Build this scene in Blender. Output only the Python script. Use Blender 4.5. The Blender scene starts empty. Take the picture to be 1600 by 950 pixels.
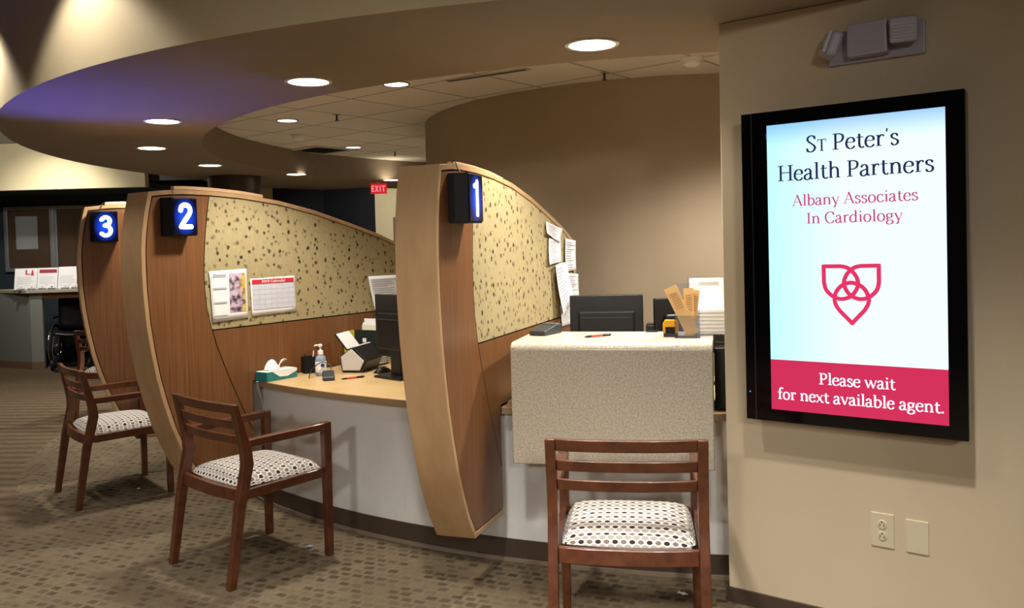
import bpy, bmesh, math, random
from mathutils import Vector, Matrix
random.seed(7)
R = math.radians
SC = bpy.context.scene
COL = SC.collection

# ------------------------------------------------------------------ camera, world, light, exposure
PITCH, ROLL, EYE = .026, .0265, 1.5
fw = Vector((0, math.cos(PITCH), -math.sin(PITCH)))
r0 = Vector((1, 0, 0)); u0 = r0.cross(fw)
rt = r0*math.cos(ROLL) - u0*math.sin(ROLL)
up = r0*math.sin(ROLL) + u0*math.cos(ROLL)
cam = bpy.data.cameras.new('camera'); cam_o = bpy.data.objects.new('camera', cam); COL.objects.link(cam_o)
M = Matrix((rt, up, -fw)).transposed().to_4x4(); M.translation = (0, 0, EYE)
cam_o.matrix_world = M
cam.sensor_width = 36; cam.lens = 1320/1600*36; cam.shift_y = -57/1600; cam.clip_start = .05; cam.clip_end = 100
SC.camera = cam_o
SC.view_settings.view_transform = 'Standard'; SC.view_settings.look = 'None'
SC.view_settings.gamma = 1; SC.view_settings.use_curve_mapping = False
SC.view_settings.exposure = .12
w = bpy.data.worlds.new('world'); SC.world = w; w.use_nodes = True
w.node_tree.nodes['Background'].inputs[0].default_value = (.9, .8, .68, 1)
w.node_tree.nodes['Background'].inputs[1].default_value = .01

WARM = (1, .94, .85); NEUT = (1, .96, .90)
def lamp(name, kind, loc, energy, color=WARM, target=None, size=.1, angle=110, blend=.6, parent=None):
    l = bpy.data.lights.new(name, kind); l.energy = energy; l.color = color
    if kind == 'SPOT':
        l.spot_size = R(angle); l.spot_blend = blend; l.shadow_soft_size = size
    elif kind == 'AREA':
        l.shape = 'DISK'; l.size = size
    else:
        l.shadow_soft_size = size
    o = bpy.data.objects.new(name, l); COL.objects.link(o); o.location = loc
    if target is not None:
        o.rotation_euler = (Vector(target)-Vector(loc)).to_track_quat('-Z', 'Y').to_euler()
    if parent: o.parent = parent
    return o
# lobby downlights that follow the outside of the curved bulkhead and graze it
for x, y, e in ((-2.12, 3.72, 50), (-3.27, 4.85, 60)):
    lamp('lobby_lamp', 'SPOT', (x, y, 3.03), e, NEUT, (x, y, 0), .06, 112, .35)
# lobby downlights in front of the display wall
for x, y, e in ((.62, 1.60, 400), (-.40, 2.0, 380)):
    lamp('lobby_lamp', 'SPOT', (x, y, 3.03), e, NEUT, (x, y, 0), .07, 96, 1)
# unseen lamps added as fill for the rest of the lobby, behind and beside the photographer
for x, y, e in ((-2.7, 1.9, 420), (-5.0, 3.2, 240), (-1.2, -.6, 230), (1.5, -.9, 160), (-4.0, -.6, 220), (-6.8, 6.4, 240), (-5.6, 9.3, 260)):
    lamp('lobby_lamp', 'SPOT', (x, y, 3.03), e, NEUT, (x, y, 0), .1, 106, 1)
# unseen bluish lamp, added out of frame on the left to tint the soffit
lamp('added_blue_lamp', 'SPOT', (-3.15, 5.16, .95), 135, (.13, .14, 1), (-2.35, 4.9, 2.385), .1, 72, 1)
# rows of downlights deep in the lobby, reaching the counter at a low angle
for x, y, e in ((-2.2, -3.2, 420), (.6, -3.2, 380)):
    lamp('lobby_lamp', 'SPOT', (x, y, 2.95), e, NEUT, (-.1+x*.3, 3.9, .1), .25, 52, 1)
lamp('header_fill_lamp', 'SPOT', (-6.3, 9.2, 2.8), 85, NEUT, (-6.3, 11.5, 2.5), .1, 110, 1)  # added lamp, aimed to brighten the cream header
lamp('alcove_fill_lamp', 'SPOT', (-5.9, 10.3, 3.0), 170, NEUT, (-6.3, 12.3, 1.2), .1, 90, 1)  # added lamp that lifts the dark alcove, no fixture of its own
# back office
for x, y, e in ((1.75, 4.5, 290), (-1.7, 7.9, 90), (-1.6, 9.6, 300)):
    lamp('office_lamp', 'SPOT', (x, y, 2.62), e, NEUT, (x, y, 0), .09, 140, .5)
lamp('hall_lamp', 'SPOT', (-2.2, 13.0, 2.55), 110, NEUT, (-2.2, 14.6, .6), .09, 130, .5)

# ------------------------------------------------------------------ materials
def lin(c):
    return tuple(((v/255)/12.92 if v/255 <= .04045 else ((v/255+.055)/1.055)**2.4) for v in c)
def mat(name, rgb, rough=.5, metal=0, emit=None, strength=0, spec=.5, alpha=None, coat=0):
    m = bpy.data.materials.new(name); m.use_nodes = True
    b = m.node_tree.nodes['Principled BSDF']
    b.inputs['Base Color'].default_value = (*lin(rgb), 1)
    b.inputs['Roughness'].default_value = rough; b.inputs['Metallic'].default_value = metal
    b.inputs['Specular IOR Level'].default_value = spec
    b.inputs['Coat Weight'].default_value = coat
    if emit:
        b.inputs['Emission Color'].default_value = (*lin(emit), 1); b.inputs['Emission Strength'].default_value = strength
    if alpha is not None: b.inputs['Alpha'].default_value = alpha
    return m
class NT:
    def __init__(s, m):
        s.m = m; s.t = m.node_tree; s.b = s.t.nodes['Principled BSDF']
    def n(s, typ, **kw):
        nd = s.t.nodes.new(typ)
        for k, v in kw.items():
            if k.startswith('i_'): nd.inputs[k[2:].replace('_', ' ')].default_value = v
            elif k.startswith('x'): nd.inputs[int(k[1:])].default_value = v
            else: setattr(nd, k, v)
        return nd
    def l(s, a, b): s.t.links.new(a, b)
    def coord(s, scale=(1, 1, 1), rot=(0, 0, 0), loc=(0, 0, 0)):
        c = s.n('ShaderNodeTexCoord'); mp = s.n('ShaderNodeMapping')
        mp.inputs['Scale'].default_value = scale; mp.inputs['Rotation'].default_value = rot; mp.inputs['Location'].default_value = loc
        s.l(c.outputs['Object'], mp.inputs['Vector']); return mp.outputs['Vector']
    def math(s, op, a, b=None, clamp=False):
        nd = s.n('ShaderNodeMath', operation=op, use_clamp=clamp)
        for i, v in enumerate((a, b)):
            if v is None: continue
            if isinstance(v, (int, float)): nd.inputs[i].default_value = v
            else: s.l(v, nd.inputs[i])
        return nd.outputs[0]
    def mix(s, f, a, b):
        nd = s.n('ShaderNodeMix', data_type='RGBA')
        for sock, v in ((nd.inputs[0], f), (nd.inputs[6], a), (nd.inputs[7], b)):
            if isinstance(v, (int, float)): sock.default_value = v
            elif isinstance(v, tuple): sock.default_value = (*lin(v), 1)
            else: s.l(v, sock)
        return nd.outputs[2]
    def noise(s, vec, scale, detail=3, rough=.5):
        nd = s.n('ShaderNodeTexNoise'); nd.inputs['Scale'].default_value = scale; nd.inputs['Detail'].default_value = detail
        nd.inputs['Roughness'].default_value = rough; s.l(vec, nd.inputs['Vector']); return nd.outputs['Fac']
    def ramp(s, f, lo, hi):
        nd = s.n('ShaderNodeMapRange'); nd.inputs[1].default_value = lo; nd.inputs[2].default_value = hi
        s.l(f, nd.inputs[0]); return nd.outputs[0]
    def base(s, c): s.l(c, s.b.inputs['Base Color'])
    def bump(s, h, strength=.2, dist=.002):
        nd = s.n('ShaderNodeBump'); nd.inputs['Strength'].default_value = strength; nd.inputs['Distance'].default_value = dist
        s.l(h, nd.inputs['Height']); s.l(nd.outputs[0], s.b.inputs['Normal'])
def wood(name, dark, light, scale=(38, 38, 1.6), rough=.38, detail=4, coat=0):
    m = mat(name, dark, rough, coat=coat); t = NT(m)
    v = t.coord(scale); f = t.ramp(t.noise(v, 1.6, detail, .62), .3, .72)
    v2 = t.coord((2.2, 2.2, .5)); f2 = t.ramp(t.noise(v2, 1.2, 2), .3, .7)
    c = t.mix(f, dark, light); c = t.mix(t.math('MULTIPLY', f2, .3), c, dark); t.base(c)
    return m
def paint(name, rgb, rough=.75, var=.05):
    m = mat(name, rgb, rough, spec=.3); t = NT(m)
    d = tuple(int(c*(1-var)) for c in rgb)
    v = t.coord(); t.base(t.mix(t.noise(v, 3.5, 4), d, rgb)); t.bump(t.noise(v, 260, 2), .08, .001)
    return m
MT = {}
MT['wall'] = paint('beige_wall_paint', (207, 189, 158))
MT['core'] = paint('taupe_wall_paint', (168, 150, 124))
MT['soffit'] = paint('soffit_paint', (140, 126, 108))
MT['fascia'] = paint('fascia_paint', (193, 174, 138))
MT['cream'] = paint('cream_paint', (216, 202, 160))
MT['teal'] = paint('dark_teal_paint', (50, 60, 66))
MT['black_wall'] = paint('charcoal_paint', (30, 31, 34))
MT['grey_part'] = paint('grey_green_paint', (132, 133, 124))
MT['white_base'] = paint('white_panel', (226, 223, 218), .5, .06)
def make_base():
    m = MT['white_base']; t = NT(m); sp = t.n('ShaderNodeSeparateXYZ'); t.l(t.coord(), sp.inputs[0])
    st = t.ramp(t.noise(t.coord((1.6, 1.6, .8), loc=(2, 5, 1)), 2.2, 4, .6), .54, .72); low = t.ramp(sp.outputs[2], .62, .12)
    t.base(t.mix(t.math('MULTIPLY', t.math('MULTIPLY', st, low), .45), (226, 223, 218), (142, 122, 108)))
make_base()
MT['baseboard'] = mat('brown_rubber_base', (72, 58, 47), .5)
MT['cove'] = mat('tan_carpet_edge', (130, 112, 92), .8)
MT['upper'] = paint('upper_ceiling_paint', (150, 150, 145))
MT['plain_far'] = paint('far_ceiling_paint', (190, 184, 170))
MT['maple'] = wood('maple_wood', (166, 130, 92), (190, 155, 114), (5, 5, 1.2), .36, 3)
MT['walnut'] = wood('brown_veneer', (98, 62, 33), (136, 89, 50), (60, 60, 1.3), .42, 4)
MT['cherry'] = wood('cherry_wood', (68, 34, 19), (104, 58, 33), (10, 10, 10), .33, 3, .15)
MT['groove'] = mat('dark_groove', (26, 17, 11), .8)
MT['desk'] = wood('maple_laminate', (198, 164, 112), (212, 180, 130), (3, 3, 3), .35, 2)
MT['desk_edge'] = mat('laminate_edge', (160, 132, 96), .5)
MT['black'] = mat('black_plastic', (9, 9, 10), .42)
MT['matte_black'] = mat('matte_black', (10, 10, 11), .6, spec=.3)
MT['gloss_black'] = mat('gloss_black', (5, 5, 8), .12)
MT['dgrey'] = mat('dark_grey_plastic', (44, 47, 49), .45)
MT['white'] = mat('white_plastic', (228, 226, 222), .4)
MT['lgrey'] = mat('light_grey_plastic', (196, 190, 182), .45)
MT['ivory'] = mat('ivory_plastic', (206, 194, 162), .35)
MT['alu'] = mat('aluminium', (176, 178, 180), .38, .7)
MT['chrome'] = mat('chrome', (210, 212, 215), .12, 1)
MT['tyre'] = mat('rubber_tyre', (18, 18, 19), .7)
MT['black_vinyl'] = mat('black_vinyl', (15, 15, 17), .45)
MT['paper'] = mat('white_paper', (236, 234, 230), .7)
MT['grey_ink'] = mat('grey_ink', (176, 176, 180), .8)
MT['red_ink'] = mat('red_ink', (196, 34, 52), .6)
MT['maroon'] = mat('maroon_ink', (150, 32, 52), .6)
MT['yellow'] = mat('yellow_card', (206, 184, 40), .55)
MT['amber'] = mat('amber_plastic', (226, 158, 14), .4)
MT['tan_paper'] = mat('tan_paper', (226, 184, 122), .65)
MT['teal_box'] = mat('teal_card', (26, 118, 118), .5)
MT['tissue'] = mat('tissue', (236, 238, 234), .8)
MT['pen_red'] = mat('red_pen_barrel', (216, 52, 34), .4)
MT['green_black'] = mat('dark_green_board', (16, 34, 32), .5)
MT['label_blue'] = mat('navy_label', (40, 52, 110), .5)
MT['cable'] = mat('black_cable', (10, 10, 10), .5)
MT['cable_cover'] = mat('cream_cable_cover', (214, 178, 134), .5)
MT['frost'] = mat('ribbed_lens', (190, 188, 198), .18)
MT['led_blue'] = mat('blue_indicator', (40, 90, 255), .4, emit=(80, 140, 255), strength=2)
MT['lens'] = mat('lit_lens', (255, 250, 240), .4, emit=(255, 240, 214), strength=9)
MT['lens_small'] = mat('lit_small_lens', (255, 250, 240), .4, emit=(250, 246, 238), strength=2.6)
MT['digit'] = mat('lit_digit', (255, 255, 255), .4, emit=(244, 248, 255), strength=2.2)
MT['exit_red'] = mat('lit_red_panel', (70, 6, 10), .5, emit=(214, 30, 46), strength=.8)
MT['exit_text'] = mat('lit_letters', (160, 50, 50), .5, emit=(255, 140, 140), strength=.9)

m = mat('brochure_acrylic', (226, 230, 240), .08, spec=.6); m.node_tree.nodes['Principled BSDF'].inputs['Transmission Weight'].default_value = .96
m.node_tree.nodes['Principled BSDF'].inputs['IOR'].default_value = 1.12
MT['acrylic'] = m
m = mat('gel_bottle_plastic', (196, 212, 232), .12); m.node_tree.nodes['Principled BSDF'].inputs['Transmission Weight'].default_value = .6
m.node_tree.nodes['Principled BSDF'].inputs['IOR'].default_value = 1.2
MT['gel'] = m
m = mat('cabinet_glass', (235, 240, 240), .03); m.node_tree.nodes['Principled BSDF'].inputs['Transmission Weight'].default_value = 1
m.node_tree.nodes['Principled BSDF'].inputs['IOR'].default_value = 1.45
MT['glass'] = m

def make_cork():
    m = mat('cork', (120, 88, 62), .8); t = NT(m); v = t.coord()
    t.base(t.mix(t.noise(v, 60, 4, .7), (96, 68, 48), (138, 102, 74))); return m
MT['cork'] = make_cork()

def make_stone():
    m = mat('speckled_stone', (176, 162, 138), .28); t = NT(m); v = t.coord()
    a = t.ramp(t.noise(v, 105, 4, .75), .40, .60); b = t.ramp(t.noise(v, 260, 3, .7), .40, .62)
    dk = t.ramp(t.noise(t.coord(loc=(3, 1, 2)), 150, 3, .7), .56, .66)
    c = t.mix(a, (172, 158, 136), (208, 196, 173)); c = t.mix(t.math('MULTIPLY', b, .5), c, (216, 207, 188)); c = t.mix(t.math('MULTIPLY', dk, .75), c, (112, 98, 80)); t.base(c)
    return m
MT['stone'] = make_stone()

def make_tackboard():
    m = mat('patterned_tack_fabric', (178, 160, 112), .9, spec=.1); t = NT(m)
    v = t.coord((1, 0, 1))
    lin_v = t.coord((300, 0, 14)); streak = t.ramp(t.noise(lin_v, 1, 3, .6), .3, .75)
    base = t.mix(streak, (148, 134, 98), (178, 163, 122))
    lin_h = t.coord((14, 0, 260)); base = t.mix(t.math('MULTIPLY', t.ramp(t.noise(lin_h, 1, 2), .45, .8), .3), base, (140, 124, 92))
    sx = t.n('ShaderNodeSeparateXYZ'); t.l(t.coord(), sx.inputs[0])
    cx = t.n('ShaderNodeCombineXYZ'); t.l(sx.outputs[0], cx.inputs[0]); t.l(sx.outputs[2], cx.inputs[1])
    def dots(scale, loc, thr, dark, amt, base):
        mp = t.n('ShaderNodeMapping'); mp.inputs['Scale'].default_value = (scale, scale*.9, 1); mp.inputs['Location'].default_value = loc
        t.l(cx.outputs[0], mp.inputs[0])
        vo = t.n('ShaderNodeTexVoronoi', voronoi_dimensions='2D'); vo.inputs['Scale'].default_value = 1; vo.inputs['Randomness'].default_value = .8
        t.l(mp.outputs[0], vo.inputs['Vector'])
        ns = t.math('MULTIPLY', t.math('SUBTRACT', t.noise(cx.outputs[0], 90, 2), .5), .22)
        d = t.math('ADD', vo.outputs['Distance'], ns)
        edge = t.n('ShaderNodeMapRange'); edge.inputs[1].default_value = thr+.045; edge.inputs[2].default_value = thr-.03
        t.l(d, edge.inputs[0])
        sep = t.n('ShaderNodeSeparateColor'); t.l(vo.outputs['Color'], sep.inputs[0])
        vis = t.ramp(sep.outputs[0], .15, .8)
        f = t.math('MULTIPLY', t.math('MULTIPLY', edge.outputs[0], t.math('ADD', t.math('MULTIPLY', vis, .9), .1)), amt)
        return t.mix(f, base, dark)
    c = dots(13.5, (.3, .1, 0), .130, (46, 33, 22), .95, base)
    c = dots(15.2, (.47, .30, 0), .118, (56, 42, 28), .9, c)
    c = dots(17.5, (.1, .75, 0), .105, (84, 66, 44), .8, c)
    t.base(c); t.bump(streak, .25, .001)
    return m
MT['tack'] = make_tackboard()

def make_seat():
    m = mat('dotted_seat_fabric', (214, 206, 196), .85, spec=.15); t = NT(m)
    c = t.n('ShaderNodeTexCoord'); s = t.n('ShaderNodeSeparateXYZ'); t.l(c.outputs['Object'], s.inputs[0])
    P = .030
    X, Yc, Zc = s.outputs[0], t.math('SUBTRACT', s.outputs[1], .02), s.outputs[2]
    drop = t.math('SUBTRACT', .478, Zc)
    wx = t.ramp(t.math('ABSOLUTE', X), .222, .236); wy = t.ramp(t.math('ABSOLUTE', Yc), .198, .212)
    u = t.math('DIVIDE', t.math('ADD', X, t.math('MULTIPLY', t.math('MULTIPLY', t.math('SIGN', X), drop), wx)), P)
    vv = t.math('DIVIDE', t.math('ADD', Yc, t.math('MULTIPLY', t.math('MULTIPLY', t.math('SIGN', Yc), drop), wy)), .046)
    def tri(x, off): return t.math('SUBTRACT', t.math('FRACT', t.math('ADD', x, off)), .5)
    def ell(u_, v_, ru, rv):
        a = t.math('POWER', t.math('ABSOLUTE', t.math('DIVIDE', u_, ru)), 2); b = t.math('POWER', t.math('ABSOLUTE', t.math('DIVIDE', v_, rv)), 2)
        d = t.math('ADD', a, b); r = t.n('ShaderNodeMapRange'); r.inputs[1].default_value = 1.12; r.inputs[2].default_value = .88
        t.l(d, r.inputs[0]); return r.outputs[0]
    uu = tri(u, 0.0); va = tri(vv, 0.0); vb = tri(vv, .5)
    cell = t.math('ADD', t.math('FLOOR', u), t.math('MULTIPLY', t.math('FLOOR', vv), 1.0))
    alt = t.math('MULTIPLY', t.math('FRACT', t.math('MULTIPLY', cell, .5)), 2.0)
    line = t.math('LESS_THAN', t.math('ABSOLUTE', uu), .05)
    ub = tri(u, .5)
    col = t.mix(t.math('MULTIPLY', line, .4), (204, 198, 190), (104, 92, 84))
    col = t.mix(ell(ub, vb, .42, .25), col, (150, 141, 134))
    dark = t.mix(alt, (50, 38, 33), (112, 99, 88))
    col = t.mix(ell(uu, va, .35, .225), col, dark)
    t.base(col); return m
MT['seat'] = make_seat()

def make_carpet():
    m = mat('patterned_carpet', (120, 105, 84), .95, spec=.05); t = NT(m)
    c = t.n('ShaderNodeTexCoord'); P = c.outputs['Object']
    # ring zone: woven block pattern
    mp = t.n('ShaderNodeMapping'); mp.inputs['Rotation'].default_value = (0, 0, R(24)); t.l(P, mp.inputs[0]); v = mp.outputs[0]
    wob = t.n('ShaderNodeTexNoise'); wob.inputs['Scale'].default_value = 14; t.l(v, wob.inputs['Vector'])
    va = t.n('ShaderNodeVectorMath', operation='SCALE'); va.inputs['Scale'].default_value = .02; t.l(wob.outputs['Color'], va.inputs[0]); va.inputs['Scale'].default_value = .022
    vb = t.n('ShaderNodeVectorMath', operation='ADD'); t.l(v, vb.inputs[0]); t.l(va.outputs[0], vb.inputs[1])
    br = t.n('ShaderNodeTexBrick'); br.offset = .5; br.inputs['Scale'].default_value = 1
    br.inputs['Brick Width'].default_value = .064; br.inputs['Row Height'].default_value = .050; br.inputs['Mortar Size'].default_value = .013; br.inputs['Mortar Smooth'].default_value = .6
    br.inputs['Color1'].default_value = (0, 0, 0, 1); br.inputs['Color2'].default_value = (1, 1, 1, 1); br.inputs['Mortar'].default_value = (.8, .8, .8, 1); br.inputs['Bias'].default_value = -.1
    t.l(vb.outputs[0], br.inputs['Vector'])
    patch = t.ramp(t.noise(P, 1.1, 4, .6), .40, .62)  # broad carpet blotches, partly uneven floor light put into the colour
    tuft = t.noise(P, 150, 2, .7)
    f = t.math('ADD', t.math('MULTIPLY', br.outputs['Color'], .5), t.math('MULTIPLY', t.noise(P, 34, 4, .75), .5))
    blk = t.mix(t.ramp(f, .15, .80), (60, 51, 40), (122, 108, 86))
    blk = t.mix(t.math('MULTIPLY', patch, .5), blk, (78, 67, 51))
    # outside: ribbed broadloom
    mr = t.n('ShaderNodeMapping'); mr.inputs['Rotation'].default_value = (0, 0, R(4)); t.l(P, mr.inputs[0])
    sp = t.n('ShaderNodeSeparateXYZ'); t.l(mr.outputs[0], sp.inputs[0])
    wv = t.math('SINE', t.math('ADD', t.math('MULTIPLY', sp.outputs[1], 42), t.math('MULTIPLY', t.noise(P, 3, 2), 3)))
    rf = t.math('ADD', t.math('MULTIPLY', wv, .28), t.math('MULTIPLY', t.noise(P, 20, 3, .7), .9))
    rib = t.mix(t.ramp(rf, .05, .9), (80, 66, 51), (112, 96, 75))
    d = t.n('ShaderNodeVectorMath', operation='DISTANCE'); d.inputs[1].default_value = (1.5, 8.15, 0); t.l(P, d.inputs[0])
    f = t.n('ShaderNodeMapRange'); f.inputs[1].default_value = 5.455; f.inputs[2].default_value = 5.475; t.l(d.outputs['Value'], f.inputs[0])
    so = t.n('ShaderNodeSeparateXYZ'); t.l(P, so.inputs[0])
    col = t.mix(t.math('MULTIPLY', f.outputs[0], t.ramp(so.outputs[1], 4.7, 4.9)), blk, rib)
    col = t.mix(t.math('MULTIPLY', tuft, .22), col, (60, 50, 38))
    t.base(col); t.bump(tuft, .5, .004); return m
MT['carpet'] = make_carpet()

def make_tiles():
    m = mat('ceiling_tile', (196, 190, 178), .9, spec=.1); t = NT(m)
    v = t.coord((1, 1, 1), (0, 0, R(-51)), (.2, .12, 0))
    br = t.n('ShaderNodeTexBrick'); br.offset = 0; br.inputs['Scale'].default_value = 1
    br.inputs['Brick Width'].default_value = .64; br.inputs['Row Height'].default_value = .64; br.inputs['Mortar Size'].default_value = .011; br.inputs['Mortar Smooth'].default_value = 0
    br.inputs['Color1'].default_value = (*lin((226, 220, 208)), 1); br.inputs['Color2'].default_value = (*lin((219, 213, 201)), 1); br.inputs['Mortar'].default_value = (*lin((164, 158, 147)), 1)
    t.l(v, br.inputs['Vector']); t.base(br.outputs['Color']); return m
MT['tiles'] = make_tiles()

def make_screen():
    m = mat('lit_screen', (8, 10, 12), .15); t = NT(m)
    c = t.n('ShaderNodeTexCoord'); s = t.n('ShaderNodeSeparateXYZ'); t.l(c.outputs['Object'], s.inputs[0])
    top = t.ramp(s.outputs[2], 1.84, 1.935)     # the slide's own blue fade at its top edge
    left = t.ramp(s.outputs[0], .50, .22)
    c1 = t.mix(t.math('MULTIPLY', left, .8), (232, 255, 252), (176, 246, 252)); c1 = t.mix(t.math('MULTIPLY', top, .75), c1, (104, 170, 246))
    t.l(c1, t.b.inputs['Emission Color']); t.b.inputs['Emission Strength'].default_value = 1.05
    return m
MT['screen'] = make_screen()
MT['banner'] = mat('lit_banner', (60, 8, 20), .15, emit=(206, 46, 88), strength=.95)
MT['navy_text'] = mat('navy_text', (20, 28, 70), .5, emit=(22, 30, 78), strength=.9)
MT['rose_text'] = mat('rose_text', (150, 40, 90), .5, emit=(186, 60, 122), strength=.95)
MT['logo'] = mat('emblem_red', (170, 30, 70), .5, emit=(206, 40, 92), strength=.95)
MT['white_text'] = mat('white_text', (240, 240, 255), .5, emit=(236, 240, 255), strength=1.05)

def make_sign_face():
    m = mat('lit_number_face', (4, 6, 22), .15); t = NT(m)
    v = t.coord(); g = t.n('ShaderNodeVectorMath', operation='LENGTH')
    mp = t.coord((14, 1, 9.5)); t.l(mp, g.inputs[0])
    f = t.ramp(g.outputs['Value'], 1.0, .3)
    c = t.mix(f, (3, 5, 30), (30, 84, 255)); t.l(c, t.b.inputs['Emission Color']); t.b.inputs['Emission Strength'].default_value = .9
    return m
MT['sign_face'] = make_sign_face()

def make_photo():
    m = mat('printed_picture', (120, 90, 110), .6); t = NT(m); v = t.coord()
    vo = t.n('ShaderNodeTexVoronoi'); vo.inputs['Scale'].default_value = 34; t.l(v, vo.inputs['Vector'])
    c = t.mix(t.ramp(t.noise(v, 28, 3), .4, .6), (58, 44, 62), (206, 180, 196)); s = t.n('ShaderNodeSeparateXYZ')
    tc = t.n('ShaderNodeTexCoord'); t.l(tc.outputs['Object'], s.inputs[0])
    e = t.math('MULTIPLY', t.ramp(s.outputs[0], .60, .64), t.ramp(t.noise(v, 14, 2), .4, .55))
    t.base(t.mix(e, c, (214, 176, 30))); return m
MT['photo'] = make_photo()

# ------------------------------------------------------------------ mesh helpers
class MB:
    def __init__(s): s.bm = bmesh.new()
    def poly(s, pts):
        return s.bm.faces.new([s.bm.verts.new(p) for p in pts])
    def box(s, lo, hi, M=None):
        x0, y0, z0 = lo; x1, y1, z1 = hi
        P = [Vector(p) for p in ((x0,y0,z0),(x1,y0,z0),(x1,y1,z0),(x0,y1,z0),(x0,y0,z1),(x1,y0,z1),(x1,y1,z1),(x0,y1,z1))]
        if M is not None: P = [M @ p for p in P]
        v = [s.bm.verts.new(p) for p in P]
        for f in ((3,2,1,0),(4,5,6,7),(0,1,5,4),(1,2,6,5),(2,3,7,6),(3,0,4,7)): s.bm.faces.new([v[i] for i in f])
        return s
    def prism(s, pts, vec, M=None):
        """polygon pts (3D) extruded along vec"""
        a = [Vector(p) for p in pts]; b = [p+Vector(vec) for p in a]
        if M is not None: a = [M @ p for p in a]; b = [M @ p for p in b]
        va = [s.bm.verts.new(p) for p in a]; vb = [s.bm.verts.new(p) for p in b]
        s.bm.faces.new(va); s.bm.faces.new(vb[::-1]); n = len(a)
        for i in range(n): s.bm.faces.new([va[i], vb[i], vb[(i+1) % n], va[(i+1) % n]])
        return s
    def strip(s, outer, inner, vec, closed=True):
        """band between two outlines of equal length, extruded along vec"""
        V = Vector(vec); n = len(outer)
        o0 = [s.bm.verts.new(p) for p in outer]; i0 = [s.bm.verts.new(p) for p in inner]
        o1 = [s.bm.verts.new(Vector(p)+V) for p in outer]; i1 = [s.bm.verts.new(Vector(p)+V) for p in inner]
        for k in range(n if closed else n-1):
            j = (k+1) % n
            s.bm.faces.new([o0[k], o0[j], i0[j], i0[k]]); s.bm.faces.new([o1[k], i1[k], i1[j], o1[j]])
            s.bm.faces.new([o0[k], o1[k], o1[j], o0[j]]); s.bm.faces.new([i0[k], i0[j], i1[j], i1[k]])
        if not closed:
            s.bm.faces.new([o0[0], i0[0], i1[0], o1[0]]); s.bm.faces.new([o0[-1], o1[-1], i1[-1], i0[-1]])
        return s
    def lathe(s, prof, n=24, M=None, close=True):
        M = M or Matrix(); rings = []
        for r, z in prof:
            if r < 1e-6: rings.append([s.bm.verts.new(M @ Vector((0, 0, z)))])
            else: rings.append([s.bm.verts.new(M @ Vector((r*math.cos(2*math.pi*k/n), r*math.sin(2*math.pi*k/n), z))) for k in range(n)])
        for a, b in zip(rings, rings[1:]):
            for k in range(n):
                j = (k+1) % n
                if len(a) == 1 and len(b) == 1: continue
                if len(a) == 1: s.bm.faces.new([a[0], b[j], b[k]])
                elif len(b) == 1: s.bm.faces.new([a[k], a[j], b[0]])
                else: s.bm.faces.new([a[k], a[j], b[j], b[k]])
        if close:
            if len(rings[0]) > 1: s.bm.faces.new(rings[0][::-1])
            if len(rings[-1]) > 1: s.bm.faces.new(rings[-1])
        return s
    def tube(s, pts, r, n=8, closed=False):
        pts = [Vector(p) for p in pts]; rings = []; N = len(pts); prev = None
        for k, p in enumerate(pts):
            if closed: d = pts[(k+1) % N]-pts[k-1]
            else: d = pts[min(k+1, N-1)]-pts[max(k-1, 0)]
            d.normalize()
            if prev is None: a = d.orthogonal().normalized()
            else: a = (prev-d*prev.dot(d)).normalized()
            prev = a; b = d.cross(a)
            rr = r[k] if isinstance(r, (list, tuple)) else r
            rings.append([s.bm.verts.new(p+(a*math.cos(2*math.pi*i/n)+b*math.sin(2*math.pi*i/n))*rr) for i in range(n)])
        for k in range(N if closed else N-1):
            a, b = rings[k], rings[(k+1) % N]
            for i in range(n): s.bm.faces.new([a[i], a[(i+1) % n], b[(i+1) % n], b[i]])
        if not closed:
            s.bm.faces.new(rings[0][::-1]); s.bm.faces.new(rings[-1])
        return s
    def grid(s, f, nu, nv):
        V = [[s.bm.verts.new(f(i/nu, j/nv)) for j in range(nv+1)] for i in range(nu+1)]
        for i in range(nu):
            for j in range(nv): s.bm.faces.new([V[i][j], V[i+1][j], V[i+1][j+1], V[i][j+1]])
        return s
    def build(s, name, m, parent=None, smooth=0, bevel=0, solid=0, seg=2, loc=None, rotz=None, keep=False):
        if not keep: bmesh.ops.recalc_face_normals(s.bm, faces=s.bm.faces)
        me = bpy.data.meshes.new(name); s.bm.to_mesh(me); s.bm.free()
        me.materials.append(MT[m] if isinstance(m, str) else m)
        if smooth:
            me.polygons.foreach_set('use_smooth', [True]*len(me.polygons)); me.set_sharp_from_angle(angle=R(smooth))
        o = bpy.data.objects.new(name, me); COL.objects.link(o)
        if parent: o.parent = parent
        if loc is not None: o.location = loc
        if rotz is not None: o.rotation_euler = (0, 0, rotz)
        if solid:
            md = o.modifiers.new('solid', 'SOLIDIFY'); md.thickness = solid; md.offset = 0
        if bevel:
            md = o.modifiers.new('bevel', 'BEVEL'); md.width = bevel; md.segments = seg; md.limit_method = 'ANGLE'; md.angle_limit = R(40)
        return o
def thing(name, label, cat, loc=(0, 0, 0), rotz=0, group=None):
    o = bpy.data.objects.new(name, None); COL.objects.link(o); o.empty_display_size = .1
    o.location = loc; o.rotation_euler = (0, 0, rotz); o['label'] = label; o['category'] = cat
    if group: o['group'] = group
    return o
def tag(o, label, cat, group=None):
    o['label'] = label; o['category'] = cat
    if group: o['group'] = group
    return o
def struct(o): o['kind'] = 'structure'; return o
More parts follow.
